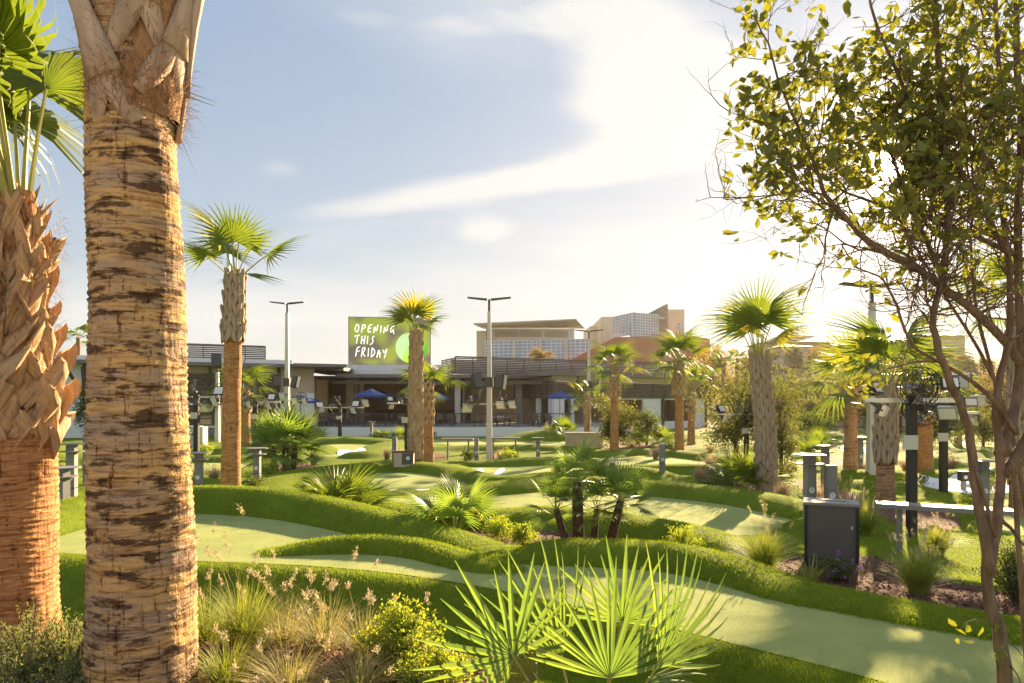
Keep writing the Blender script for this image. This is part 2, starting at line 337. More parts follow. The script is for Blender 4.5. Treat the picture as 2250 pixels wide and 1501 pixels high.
BERMS = [  # crest in photo pixels with crest height, half width in metres
 ([(40,1137,1.0),(114,1111,1.06),(200,1085,1.1),(300,1073,1.12),(410,1068,1.13),(520,1068,1.13),(620,1077,1.1),(740,1098,1.06),(850,1125,1.0),(950,1155,.93),(1040,1182,.83),(1105,1204,.73)], .62),
 ([(1118,1216,.76),(1180,1193,.9),(1240,1187,.94),(1330,1188,.95),(1430,1192,.95),(1520,1203,.94),(1600,1224,.91),(1680,1254,.86),(1750,1283,.82),(1850,1304,.80),(1980,1329,.79),(2120,1352,.79),(2280,1377,.79)], .55),
 ([(607,1207,.76),(680,1188,.84),(760,1178,.88),(850,1178,.89),(930,1188,.88),(1000,1209,.86),(1060,1229,.82),(1112,1246,.76)], .36),
 ([(790,1090,.5),(860,1106,.66),(930,1116,.74),(1022,1122,.8),(1131,1119,.84),(1196,1113,.86),(1240,1116,.86),(1356,1129,.86),(1463,1146,.85),(1534,1161,.82),(1605,1186,.75),(1660,1208,.6)], .75),
 ([(960,1082,.45),(1035,1067,.65),(1107,1057,.74),(1178,1049,.76),(1249,1046,.76),(1340,1050,.76),(1427,1056,.76),(1534,1065,.76),(1640,1078,.75),(1712,1090,.74),(1775,1108,.68),(1815,1130,.5)], .85),
 ([(750,1074,.3),(810,1077,.38),(880,1078,.4),(950,1077,.4),(1005,1070,.36)], .7),
 ([(533,1067,.45),(580,1049,.6),(640,1034,.68),(690,1028,.68),(760,1019,.62),(826,1012,.52),(900,1013,.5),(985,1022,.46),(1015,1037,.3)], .95),
 ([(1045,1013,.36),(1130,1006,.46),(1215,1003,.46),(1300,1006,.4)], .85),
 ([(995,1022,.3),(1025,1031,.4),(1060,1041,.44),(1100,1047,.44),(1162,1042,.44),(1240,1035,.46),(1340,1029,.47),(1410,1025,.55),(1455,1034,.48),(1485,1054,.25)], .75),
 ([(1305,993,.33),(1370,986,.42),(1420,985,.44),(1500,990,.44),(1600,1001,.42),(1665,1014,.34)], 1.0),
 ([(1335,1024,.36),(1440,1020,.44),(1530,1019,.44),(1625,1026,.38),(1690,1040,.34)], .85),
 ([(955,982,.25),(1050,977,.36),(1150,977,.36),(1250,979,.34),(1290,985,.2)], 1.3),
 ([(650,964,.36),(720,960,.46),(800,960,.46),(880,968,.3)], 1.6),
 ([(1105,962,.3),(1150,950,.7),(1185,945,.86),(1220,947,.8),(1255,960,.25)], 1.9),
 ([(632,990,.4),(665,976,.66),(700,978,.5)], 1.5), ([(800,990,.4),(845,971,.66),(900,969,.55),(960,975,.3)], 1.5),
 ([(80,990,.4),(130,972,.6),(200,966,.62),(270,968,.5)], 1.7), ([(80,1020,.4),(130,1006,.5),(210,1003,.5)], 1.2),
 ([(140,1110,.5),(172,1070,.66),(205,1045,.72),(260,1035,.6),(300,1033,.4)], 1.0),
 ([(390,985,.32),(500,981,.4),(610,985,.32)], 1.3), ([(390,1002,.36),(480,1000,.42),(560,1005,.3)], 1.1), ([(385,1047,.42),(450,1051,.5),(525,1063,.42)], .8),
 ([(1805,1046,.4),(1850,1034,.58),(1920,1032,.6),(1985,1035,.56),(2045,1052,.36)], .95), ([(1790,1064,.36),(1850,1056,.48),(1930,1055,.5),(1990,1062,.46),(2070,1085,.36),(2110,1105,.3)], .85),
 ([(2050,1036,.32),(2150,1029,.45),(2260,1030,.45)], .9), ([(2135,1062,.3),(2150,1056,.42),(2165,1060,.3)], .5), ([(2160,1100,.3),(2215,1080,.46),(2270,1078,.46)], .7),
 ([(1760,972,.25),(1800,961,.44),(1850,956,.52),(1910,958,.5)], 1.6), ([(2110,962,.3),(2180,947,.52),(2260,945,.52)], 1.7),
 ([(1430,962,.25),(1500,955,.4),(1560,954,.35)], 1.4), ([(1990,1012,.3),(2035,1003,.5),(2070,1010,.3)], 1.0), ([(1560,985,.25),(1640,975,.45),(1720,978,.35)], 1.4),
 ([(1725,1168,.42),(1752,1150,.6),(1790,1140,.66),(1860,1136,.66),(1920,1152,.58),(1990,1182,.46)], .7),
 ([(1500,1052,.32),(1560,1066,.3)], .6), ([(2080,1000,.2),(2160,985,.4),(2260,988,.4)], 1.3), ([(1920,985,.25),(1980,975,.42),(2050,978,.3)], 1.4),
]
G_W = [(pxpoly(p, z), z) for p, z in GREENS]
B_W = [(pxpoly(p, z), z) for p, z in BEDS] + [(smooth_poly(BANK, 1), None)]
BERM_W = []
for pts, w in BERMS:
    if sum(q[2] for q in pts) / len(pts) < .72: pts = [(a, b, z * .84) for a, b, z in pts]
    pts = smooth_poly(pts, 1, False)
    wp = [tuple(PZ(a, b, z)) for a, b, z in pts]
    BERM_W.append((np.array(wp), w * .87))
LY = ([0, 3.9, 4.5, 5.7, 7.0, 8.6, 10.5, 13, 17, 24, 60], [1.2, 1.2, .95, .3, .25, .5, .5, .38, .2, .05, 0])
def zbase(x, y):
    z = np.interp(y, *LY)
    k = sstep(-.6, 1.4, x); z = z * (1 - k) + np.interp(y, [0, 2.6, 3.4, 4.6, 7, 8.6, 10.5, 13, 17, 24, 60], [1.15, 1.1, .6, .3, .3, .5, .5, .38, .2, .05, 0]) * k
    for poly, lv in [(p, v) for p, v in B_W if v is not None] + G_W:
        p = np.array(poly); lo = p.min(0) - 1.6; hi = p.max(0) + 1.6
        m = (x > lo[0]) & (x < hi[0]) & (y > lo[1]) & (y < hi[1])
        if not m.any(): continue
        s = sdist(x[m], y[m], poly); wgt = sstep(-1.0 if lv > .6 else -1.3, -.12, s)
        z[m] = z[m] * (1 - wgt) + lv * wgt
    z = z + .018 * np.sin(x * 1.3 + 1) * np.sin(y * .9) * sstep(6, 9, y)
    # hill rising behind the clubhouse
    z = z + 14.5 * sstep(84, 185, y) * sstep(-12, 50, x)
    return z
def zfull(x, y, zb=None):
    zb = zbase(x, y) if zb is None else zb
    z = zb.copy()
    for wp, w in BERM_W:
        lo = wp[:, :2].min(0) - w; hi = wp[:, :2].max(0) + w
        m = (x > lo[0]) & (x < hi[0]) & (y > lo[1]) & (y < hi[1])
        if not m.any(): continue
        d, zc = seg_dist(x[m], y[m], wp, False, wp[:, 2])
        t = np.clip(d / w, 0, 1); pr = (1 - t ** 3.0) ** 1.45
        z[m] = np.maximum(z[m], zb[m] + np.maximum(zc - zb[m], 0) * pr)
    return z
def gz(x, y):
    return float(zfull(np.array([float(x)]), np.array([float(y)]))[0])
def on(px, d):                            # ground point under photo column px at distance d
    x = (px - CX) / F * d; return Vector((x, d, gz(x, d)))
def onpy(px, py):                         # ground point seen at a photo pixel
    best = None
    for d in np.geomspace(2.2, 90, 500):
        x = (px - CX) / F * d; z = CAMZ - (py - HZ) / F * d
        if gz_lut(x, d) >= z: return Vector((x, d, gz(x, d)))
    return on(px, 60)
NU, NV = 620, 540
uu = np.linspace(-1.02, 1.02, NU); dd = np.concatenate([np.geomspace(1.4, 62, NV), np.geomspace(64, 420, 40)]); NVV = len(dd)
UU, DD = np.meshgrid(uu, dd); GX = (UU * DD).ravel(); GY = DD.ravel()
GB = zbase(GX, GY); GF = zfull(GX, GY, GB)
def gz_lut(x, d):
    u = (x / d + 1.02) / 2.04 * (NU - 1); v = np.interp(d, dd, np.arange(NVV))
    i = int(min(max(u, 0), NU - 2)); j = int(min(max(v, 0), NVV - 2)); return GF[j * NU + i]
S_W = [(smooth_poly([tuple(onpy(a, b)[:2]) for a, b in p], 2), z) for p, z in SANDS]
dep = np.zeros_like(GF)
for poly, lv in G_W + B_W:
    p = np.array(poly); lo = p.min(0); hi = p.max(0)
    m = (GX > lo[0]) & (GX < hi[0]) & (GY > lo[1]) & (GY < hi[1])
    s = sdist(GX[m], GY[m], poly)
    dep[m] = np.maximum(dep[m], .05 * sstep(.0, .06, s) * (1 - sstep(.0, .05, GF[m] - GB[m])))
for poly, lv in S_W:
    p = np.array(poly); lo = p.min(0); hi = p.max(0)
    m = (GX > lo[0]) & (GX < hi[0]) & (GY > lo[1]) & (GY < hi[1])
    dep[m] = np.maximum(dep[m], .06 * sstep(.0, .1, sdist(GX[m], GY[m], poly)))
gi = np.arange(NU * NVV).reshape(NVV, NU)
Fq = np.stack([gi[:-1, :-1], gi[:-1, 1:], gi[1:, 1:], gi[1:, :-1]], -1).reshape(-1, 4)
cy = GY[Fq].mean(1)
ground = np_obj('ground', np.stack([GX, GY, GF - dep], 1), Fq, None, None, True, [M['rough'], M['dirt']], (cy > 66).astype(np.int32))
tag(ground, kind='structure')
# the land behind and beside the camera, so the sheet goes on all round
gb = MB(); zb_ = 1.18
sw = MB(); sw.box(-30, -14, zb_ - .2, 30, .7, zb_ + .05); tag(sw.build('bounce_slab', M['paving']), kind='structure')  # unseen pale slab added behind the camera to bounce sunlight as fill
gb.add([(-420, -300, zb_), (420, -300, zb_), (1.43, 1.4, zb_), (-1.43, 1.4, zb_)], [(0, 1, 2, 3)])
gb.add([(-428, 420, -.05), (-420, -300, zb_), (-1.43, 1.4, zb_), (-10, 9.8, .4), (-30, 29.4, 0.0), (-63, 62, -.02)], [(0, 1, 2, 3, 4, 5)])
gb.add([(428, 420, 14.4), (63, 62, 0), (30, 29.4, 0.0), (10, 9.8, .4), (1.43, 1.4, zb_), (420, -300, zb_)], [(0, 1, 2, 3, 4, 5)])
tag(gb.build('ground', M['rough']), kind='structure')
def sheet(name, poly, mat, full, lift, step=2):
    p = np.array(poly); lo = p.min(0); hi = p.max(0)
    sel = np.zeros((NVV, NU), bool); sel[::step, ::step] = True
    m = sel.ravel() & (GX > lo[0]) & (GX < hi[0]) & (GY > lo[1]) & (GY < hi[1])
    xs, ys = GX[m], GY[m]; s = sdist(xs, ys, poly); k = s > .015 * ys * .35
    pts = [Vector(q) for q in poly] + [Vector(q) for q in zip(xs[k], ys[k])]
    n = len(poly)
    r = delaunay_2d_cdt(pts, [(i, (i + 1) % n) for i in range(n)], [], 1, 1e-5)
    V = np.array([tuple(v) for v in r[0]]); x, y = V[:, 0], V[:, 1]
    zb = zbase(x, y); z = zfull(x, y, zb) if full else zb
    o = mesh_obj(name, np.stack([x, y, z + lift], 1), [tuple(f) for f in r[2]], mat, None, True)
    return tag(o, kind='structure')
for p, z in G_W: sheet('putting_green', p, M['green'], False, .004)
for p, z in B_W: sheet('mulch_bed', p, M['mulch'], z is None, .006)
for p, z in S_W: sheet('sand_bunker', p, M['sand'], True, .008, 1)
def is_rough(x, y, zb, zf):
    ok = np.ones(x.shape, bool)
    for poly, lv in G_W + B_W:
        p = np.array(poly); lo = p.min(0); hi = p.max(0)
        m = (x > lo[0]) & (x < hi[0]) & (y > lo[1]) & (y < hi[1])
        if m.any():
            ins = inside(x[m], y[m], poly) & ((zf[m] - zb[m]) < .012); ok[np.where(m)[0][ins]] = False
    for poly, lv in S_W:
        ok &= ~inside(x, y, poly)
    return ok
# synthetic turf pile on the rims: single-triangle blades, denser towards the camera
def turf(n, d0, d1, h, w, seed):
    r = np.random.default_rng(seed)
    y = d0 * (d1 / d0) ** r.random(n); x = (r.random(n) * 1.72 - .86) * y
    zb = zbase(x, y); zf = zfull(x, y, zb); ok = is_rough(x, y, zb, zf)
    x, y, zf = x[ok], y[ok], zf[ok]; k = len(x); a = r.random(k) * 6.283; hh = h * (.6 + .7 * r.random(k)); sc = np.sqrt(y / 7)
    ww = w * sc; lean = .3 * hh[:, None] * r.normal(0, 1, (k, 2))
    A = np.stack([x - np.cos(a) * ww, y - np.sin(a) * ww, zf - .012], 1); B = np.stack([x + np.cos(a) * ww, y + np.sin(a) * ww, zf - .012], 1)
    C = np.stack([x + lean[:, 0], y + lean[:, 1], zf + hh], 1)
    V = np.stack([A, B, C], 1).reshape(-1, 3)
    o = np_obj('turf_pile', V, np.arange(3 * k).reshape(-1, 3), M['blade'])
    return tag(o, 'short green synthetic turf pile covering the raised rims', 'grass', None, 'stuff')
turf(520000, 4.2, 26, .027, .0040, 3)

# loose bark chips on the mulch near the camera
def chips(n, seed):
    r = np.random.default_rng(seed); y = 2.4 * (13 / 2.4) ** r.random(n * 3); x = (r.random(n * 3) * 1.7 - .85) * y; ok = np.zeros(x.shape, bool)
    for poly, lv in B_W: ok |= inside(x, y, poly)
    x, y = x[ok][:n], y[ok][:n]; k = len(x); zb = zbase(x, y); zf = zfull(x, y, zb); m = (zf - zb < .02) | (y < 6); x, y, zf = x[m], y[m], zf[m]; k = len(x)
    a = r.random(k) * 6.283; L = .012 + .022 * r.random(k); w = .004 + .006 * r.random(k); c, s_ = np.cos(a), np.sin(a); t = r.normal(0, .35, k); h = .012 + .01 * r.random(k)
    V = np.stack([np.stack([x + c * L * i - s_ * w * j, y + s_ * L * i + c * w * j, zf + h + t * L * i + .3 * w * j], 1) for i, j in ((-1, -1), (1, -1), (1, 1), (-1, 1))], 1).reshape(-1, 3)
    tag(np_obj('bark_chips', V, np.arange(4 * k).reshape(-1, 4), M['chip']), 'loose reddish bark chips lying on the planting beds', 'mulch', None, 'stuff')
chips(26000, 11)
# ------------------------------------------------------------------ buildings
class Wall:
    def __init__(s, pa, da, pb, db):
        s.a = Vector(((pa - CX) / F * da, da)); s.b = Vector(((pb - CX) / F * db, db))
        e = s.b - s.a; s.L = e.length; s.t = e / s.L; s.n = Vector((s.t.y, -s.t.x))
        if s.n.y > 0: s.n = -s.n
    def u(s, px):
        t = (px - CX) / F; e = s.b - s.a
        return (t * s.a.y - s.a.x) / (e.x - t * e.y) * s.L
    def z(s, px, py):
        p = s.a + s.t * s.u(px); return CAMZ - (py - HZ) / F * p.y
    def pt(s, u, z, off=0.0):
        q = s.a + s.t * u + s.n * off; return Vector((q.x, q.y, z))
    def box(s, mb, u0, z0, u1, z1, o0=0.0, o1=0.1, mi=0):
        v = [s.pt(u, z, o) for z in (z0, z1) for o in (o0, o1) for u in (u0, u1)]
        return mb.add(v, [(0, 1, 3, 2), (4, 6, 7, 5), (2, 3, 7, 6), (0, 4, 5, 1), (0, 2, 6, 4), (1, 5, 7, 3)], mi)
    def slats(s, mb, u0, z0, u1, z1, n, o0=.05, o1=.12, post=2.2, fill=.5, mi=0):
        h = (z1 - z0) / n
        for i in range(n): s.box(mb, u0, z0 + i * h, u1, z0 + i * h + h * fill, o0, o1, mi)
        k = max(1, round((u1 - u0) / post))
        for i in range(k + 1):
            u = u0 + (u1 - u0) * i / k; s.box(mb, u - .04, z0, u + .04, z1, o0 - .06, o0 - .002, mi)
club = thing('clubhouse', 'long low clubhouse with louvred wings and open covered bar behind the terrace', 'building', (0, 0, 0))
WL = Wall(110, 49.6, 690, 57)
def part(name, mat, fn, parent=None, label=None, smooth=False):
    mb = MB(); fn(mb); o = mb.build(name, mat, parent or club, smooth)
    if label: o['label'] = label
    return o
uL = WL.u
def left_wing(mb):
    WL.box(mb, uL(110), 0, uL(392), 5.45, -.3, 0)                       # plain white wall
    WL.box(mb, uL(478), 0, uL(545), 2.6, -.3, 0); WL.box(mb, uL(606), 0, uL(622), 2.6, -.3, .05)
    WL.box(mb, uL(392), 2.45, uL(690), 2.62, -.3, .03)
    WL.box(mb, uL(110), 0, uL(110) + .3, 5.4, -9, -.3); WL.box(mb, uL(650), 0, uL(690), 3.4, -.3, 0)
part('wall', M['wall_white'], left_wing)
def lw_beige(mb):
    WL.box(mb, uL(392), 2.62, uL(690), 5.45, -.35, -.06)
part('wall', M['wall_beige'], lw_beige); part('bay_wall', M['wall_beige'], lambda mb: WL.box(mb, uL(530), 0, uL(650), 2.45, -4.2, -4.0))
part('wall', M['grey_metal'], lambda mb: WL.box(mb, uL(392), 0, uL(478), .62, -.3, -.02), label='dark grey base under the window')
part('roof', M['roofgrey'], lambda mb: (WL.box(mb, uL(100), 5.45, uL(700), 5.72, -9, 1.3), WL.box(mb, uL(640), 5.5, uL(752), 5.75, -9, 2.2)))
part('parapet', M['wall_white'], lambda mb: WL.box(mb, uL(104), 5.72, uL(640), 6.08, -8.6, .5))
def lw_louvre(a, b):
    o = part('louvre', M['slat'], lambda mb: WL.slats(mb, uL(a), 2.66, uL(b), 4.95, 17, .06, .16, 2.6, .52)); o['kind'] = 'stuff'
lw_louvre(184, 199); lw_louvre(392, 612)
for a, b in ((394, 476),):
    w = part('window', M['glass'], lambda mb: WL.box(mb, uL(a), .78, uL(b), 2.43, -.25, -.2))
    part('frame', M['dark_metal'], lambda mb: ([WL.box(mb, u - .05, .78, u + .05, 2.43, -.2, -.1) for u in (uL(a) + .05, (uL(a) + uL(b)) / 2, uL(b) - .05)], [WL.box(mb, uL(a), z - .04, uL(b), z + .04, -.19, -.12) for z in (.84, 1.35, 1.9, 2.39)]), w)
    part('sill', M['frame_white'], lambda mb: WL.box(mb, uL(a) - .1, .63, uL(b) + .1, .77, -.2, .06), w)
for px in (186, 462, 612):
    def br(mb, px=px):
        u = uL(px); WL.box(mb, u - .09, 0.0 if px == 612 else 2.6, u + .09, 5.44, .02, .2)
        mb.bar(WL.pt(u, 3.2, .2), WL.pt(u, 5.2, 1.2), .12)
    part('brace', M['dark_metal'], br)
part('brace', M['dark_metal'], lambda mb: mb.bar(P(182, 868, 49.6), P(150, 815, 48.2), .16))
part('wall_vent', M['grey_metal'], lambda mb: WL.box(mb, uL(168), 1.2, uL(178), 1.9, 0, .08))
# roof screen on the left wing
WS = Wall(150, 55.5, 583, 62)
o = part('roof_screen', M['slat'], lambda mb: (WS.slats(mb, WS.u(300), 6.0, WS.u(583), 7.72, 10, 0, .06, 1.6, .78), WS.box(mb, WS.u(300), 7.62, WS.u(583), 7.76, -.02, .1))); o['kind'] = 'stuff'
# centre: covered bar
def centre_canopy(mb):
    v = [P(640, 804, 59), P(752, 804, 61.5), P(752, 812, 61.5), P(640, 812, 59)]
    a0, a1 = P(737, 822, 60), P(1142, 827.5, 62); b1 = P(1196, 821, 60)
    zz = a0.z
    def slab(p, q, dz, back, t):
        e = (q - p); vs = []
        for z in (-t, 0):
            for bq in (0, back):
                for c in (p, q): vs.append((c.x, c.y + bq, zz + dz + z))
        mb.add(vs, [(0, 1, 3, 2), (4, 6, 7, 5), (0, 4, 5, 1), (2, 3, 7, 6), (0, 2, 6, 4), (1, 5, 7, 3)])
    slab(a0, Vector((b1.x, 61.2, 0)), 0, 12, .3); slab(P(640, 804, 58.5), P(755, 804, 60.2), .62, 12, .3)
    slab(P(730, 822, 61), P(1220, 822, 62), -.55, .25, .3)                 # beam under the canopy
part('canopy', M['roofgrey'], centre_canopy)
part('parapet', M['frame_white'], lambda mb: mb.box(P(740, 0, 64).x, 64, 5.05, P(1000, 0, 64).x, 64.3, 6.15))
WB = Wall(640, 69, 1215, 69)
for a, b in ((640, 720), (760, 800), (1035, 1135)): part('wall', M['wall_beige'], lambda mb: WB.box(mb, WB.u(a), .7, WB.u(b), 5.2, -.3, 0))
part('wall', M['interior'], lambda mb: (WB.box(mb, WB.u(640), .7, WB.u(1220), 5.2, -4.4, -4.1), WB.box(mb, WB.u(636), .7, WB.u(640), 5.2, -4.1, 0)))
part('bar_front', M['wood'], lambda mb: WB.box(mb, WB.u(800), .75, WB.u(1030), 1.85, -3.2, -2.4))
part('ceiling', M['dark_metal'], lambda mb: WB.box(mb, WB.u(640), 4.9, WB.u(1220), 5.0, -4.1, 8))
for px, w in ((687, .3), (783, .24), (905, .28), (1008, .36), (1017, .2), (1140, .3)):
    part('column', M['galv'] if px in (1008, 687) else M['roofgrey'], lambda mb: mb.box(P(px, 0, 63).x - w, 62.8, .7, P(px, 0, 63).x + w, 63.2, 4.9))
part('brace', M['roofgrey'], lambda mb: (mb.bar(P(640, 868, 57.5), P(668, 820, 58.5), .18), mb.bar(P(1050, 880, 61), P(1062, 840, 61), .2), mb.bar(P(1098, 880, 62), P(1102, 838, 62), .16)))
for i, (px, py, w, h) in enumerate(((862, 875, 2.2, 1.25), (955, 872, 1.9, 1.1))):
    t = part('television', M['black'], lambda mb: mb.cbox(P(px, py, 66), (w, .1, h)))
    part('screen', pmat('screen_purple', (.05, .035, .11), (.03, .02, .07), 2, .2), lambda mb: mb.cbox(P(px, py, 66) + Vector((0, -.056, 0)), (w - .1, .008, h - .1)), t)
# right wing
WR = Wall(1217, 60, 1548, 71); uR = WR.u
WRs = Wall(1130, 68, 1217, 60)
part('roof', M['roofgrey'], lambda mb: (WR.box(mb, uR(1196), 4.98, uR(1560), 5.28, -8, 1.0), WR.box(mb, uR(1196), 5.28, uR(1560), 5.36, -8, .7)))
part('wall', M['stone'], lambda mb: WR.box(mb, uR(1217), 4.48, uR(1545), 4.98, -.3, -.02), label='cream band above the louvres')
for a, b in ((1217, 1545),):
    o = part('louvre', M['slat'], lambda mb: WR.slats(mb, uR(a), 3.02, uR(b), 4.46, 11, .02, .12, 2.4, .55)); o['kind'] = 'stuff'
o = part('louvre', M['slat'], lambda mb: WRs.slats(mb, 0, 3.02, WRs.L, 4.6, 12, .02, .12, 1.3, .55)); o['kind'] = 'stuff'
part('wall', M['wall_beige'], lambda mb: WR.box(mb, uR(1217), 3.0, uR(1545), 4.46, -.3, -.1)); part('side_wall', M['wall_beige'], lambda mb: WRs.box(mb, 0, 3, WRs.L, 4.9, -.3, -.1))
def rpill(mb):
    for a, b in ((1217, 1240), (1255, 1262), (1415, 1452), (1528, 1548)): WR.box(mb, uR(a), 0, uR(b), 3.0, -.3, 0)
    WR.box(mb, uR(1217), 2.9, uR(1548), 3.02, -.3, .04); WR.box(mb, uR(1300), 0, uR(1548), .75, -.3, .02)
    for u in (.2, 2.6, 5.0, 7.6): WRs.box(mb, u, .7, u + .55, 3.0, -.3, 0)
part('pillar', M['wall_white'], rpill)
part('wall', M['interior'], lambda mb: (WR.box(mb, uR(1217), .1, uR(1548), 3.0, -5.2, -5.0), WR.box(mb, uR(1545), .1, uR(1548), 5.0, -5.0, -.3), WRs.box(mb, 0, .7, WRs.L, 3, -3.2, -3.0)))
for px in (1247, 1455, 1549):
    def rb(mb, px=px):
        u = uR(px); WR.box(mb, u - .1, 0, u + .1, 3.0, .02, .2); mb.bar(WR.pt(u, 2.9, .15), WR.pt(u + .5, 4.95, .95), .16)
    part('brace', M['dark_metal'], rb)
WC = Wall(1000, 62, 1475, 72.5); WCs = Wall(971, 66, 1000, 62)
o = part('roof_screen', M['slat'], lambda mb: (WC.slats(mb, 0, 5.3, WC.L, 6.75, 9, 0, .07, 1.75, .62), WC.box(mb, 0, 6.72, WC.L, 6.84, -.05, .1))); o['kind'] = 'stuff'
part('wall', M['frame_white'], lambda mb: WC.box(mb, 0, 5.25, WC.L, 6.6, -1.2, -.9), label='pale plant room wall behind the roof screen')
o = part('roof_screen', M['slat'], lambda mb: WCs.slats(mb, 0, 5.3, WCs.L, 6.75, 9, 0, .07, 1.6, .62)); o['kind'] = 'stuff'
# terrace with its retaining wall
terr = thing('terrace', 'raised terrace with a white retaining wall in front of the open bar', 'terrace')
part('retaining_wall', M['wall_white'], lambda mb: (mb.box(P(690, 0, 52.5).x, 52.5, -.3, P(1392, 0, 52.5).x, 52.9, .70), mb.box(P(540, 0, 56).x, 55.6, -.2, P(640, 0, 56).x, 56, .35)), terr)
part('paving', M['deck'], lambda mb: mb.box(P(600, 0, 58).x, 52.9, .3, P(1400, 0, 60).x, 75, .72), terr)
part('kerb', M['grey_metal'], lambda mb: mb.box(P(622, 0, 53).x, 53, -.2, P(690, 0, 53).x, 53.3, .9), terr)
rail = thing('railing', 'dark metal balustrade along the edge of the terrace', 'railing', (0, 52.7, .7))
x0, x1 = P(702, 0, 52.7).x, P(1285, 0, 52.7).x
part('top_rail', M['dark_metal'], lambda mb: mb.box(x0, -.04, 1.02, x1, .04, 1.09), rail)
part('bottom_rail', M['dark_metal'], lambda mb: mb.box(x0, -.025, .08, x1, .025, .13), rail)
n = 12
for i in range(n + 1):
    x = x0 + (x1 - x0) * i / n; part('post', M['dark_metal'], lambda mb: mb.box(x - .04, -.038, 0, x + .04, .038, 1.02), rail)
bal = MB()
for i in range(int((x1 - x0) / .125)):
    x = x0 + .125 * i + .06; bal.box(x - .011, -.011, .13, x + .011, .011, 1.02)
bal.build('balusters', M['dark_metal'], rail)['kind'] = 'stuff'
# billboard
bb = thing('billboard', 'large roadside style billboard reading opening this friday with a green golf ball', 'billboard', (0, 0, 0))
WBB = Wall(767, 75, 945, 76.2); bu0, bu1 = 0, WBB.L; bz0, bz1 = WBB.z(767, 801), WBB.z(767, 697)
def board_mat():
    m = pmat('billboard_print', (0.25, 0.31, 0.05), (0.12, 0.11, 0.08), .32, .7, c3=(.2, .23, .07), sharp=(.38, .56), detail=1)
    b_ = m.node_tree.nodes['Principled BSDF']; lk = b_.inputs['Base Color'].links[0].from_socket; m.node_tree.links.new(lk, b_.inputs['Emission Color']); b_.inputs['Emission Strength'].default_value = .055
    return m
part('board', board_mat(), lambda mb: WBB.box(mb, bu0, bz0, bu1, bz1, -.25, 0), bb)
part('frame', M['grey_metal'], lambda mb: (WBB.box(mb, bu0, bz0 - .25, bu1, bz0, -.3, .06), WBB.box(mb, bu0, bz1, bu1, bz1 + .06, -.3, .05), WBB.box(mb, bu0 - .08, bz0 - .25, bu0, bz1 + .06, -.3, .06), WBB.box(mb, bu1, bz0 - .25, bu1 + .08, bz1 + .06, -.3, .06)), bb)
for fx in (.12, .42, .75): part('post', M['dark_metal'], lambda mb: WBB.box(mb, bu1 * fx - .12, 3, bu1 * fx + .12, bz0 - .25, -.28, -.05), bb)
bw, bh = bu1, bz1 - bz0
def bpt(fx, fy, off=.012): return WBB.pt(bu0 + bw * fx, bz1 - bh * fy, off)
# hand-lettered words as brush strokes
GL = {'O': [[(.5,0),(.15,.3),(.05,.7),(.3,1),(.65,.85),(.85,.4),(.75,.08),(.5,0)]], 'P': [[(.35,.05),(.1,1)],[(.3,.1),(.7,0),(.9,.2),(.75,.45),(.25,.55)]],
 'E': [[(.95,.0),(.35,.06),(.1,.97),(.75,.88)],[(.25,.5),(.75,.42)]], 'N': [[(.05,1),(.28,.05),(.6,.95),(.92,.0)]], 'I': [[(.6,.08),(.35,.95)]],
 'G': [[(.95,.05),(.5,.1),(.15,.6),(.3,.9),(.75,.6),(.72,.5)],[(.75,.55),(.85,1.05)]], 'T': [[(.0,.15),(1.0,.0)],[(.6,.1),(.35,1)]], 'H': [[(.3,.1),(.1,1)],[(.95,.05),(.7,1)],[(.2,.6),(.85,.5)]],
 'S': [[(.9,.05),(.45,.25),(.7,.6),(.5,.9),(.05,1.05)]], 'F': [[(.95,.0),(.35,.08),(.1,1)],[(.25,.5),(.85,.42)]], 'R': [[(.3,.1),(.05,1)],[(.3,.12),(.75,0),(.8,.3),(.25,.6),(.8,.97)]],
 'D': [[(.3,.0),(.1,1)],[(.3,.02),(.85,.3),(.75,.75),(.05,1)]], 'A': [[(.05,1),(.5,.0),(.7,1)],[(.2,.65),(.85,.55)]], 'Y': [[(.1,.2),(.4,.55),(.9,.1)],[(.9,.1),(.4,1.05)]]}
lett = MB()
def stroke(pts, w):
    pts = smooth_poly(pts, 2, False) if len(pts) > 2 else pts
    for i in range(len(pts) - 1):
        a, b = Vector(pts[i]), Vector(pts[i + 1]); d = (b - a); L = max(d.length, 1e-6); nrm = Vector((-d.y, d.x)) / L * w / 2; e = d / L * w * .3
        q = [a - e + nrm, b + e + nrm, b + e - nrm, a - e - nrm]
        off = .012 + .0006 * (len(lett.f) % 40)
        lett.add([bpt(p.x, p.y / (bh / bw), off) for p in q], [(0, 1, 2, 3)])
def word(s, x, y, cw, ch, gap, slope):
    for i, c in enumerate(s):
        ww = cw * (.55 if c == 'I' else 1.0)
        for st in GL[c]: stroke([(x + p[0] * ww, y + slope * x + p[1] * ch) for p in st], .0115)
        x += ww + gap
asp = bh / bw
word('OPENING', .068, .145 * asp, .062, .17 * asp, .014, .02); word('THIS', .07, .37 * asp, .058, .18 * asp, .012, .04); word('FRIDAY', .075, .62 * asp, .06, .2 * asp, .012, .04)
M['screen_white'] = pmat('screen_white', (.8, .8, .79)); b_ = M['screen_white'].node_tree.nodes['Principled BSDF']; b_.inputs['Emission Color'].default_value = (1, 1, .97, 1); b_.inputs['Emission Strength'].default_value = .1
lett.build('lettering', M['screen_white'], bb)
ball = MB(); c = (.765, .63); rb_ = .195
vs = [bpt(c[0], c[1], .05)]; NR, NS = 14, 48
for i in range(1, NR + 1):
    r = i / NR
    for k in range(NS):
        a = 6.2832 * k / NS; vs.append(bpt(c[0] + rb_ * r * math.cos(a), c[1] + rb_ * r * math.sin(a) / asp, .05 - .035 * r * r))
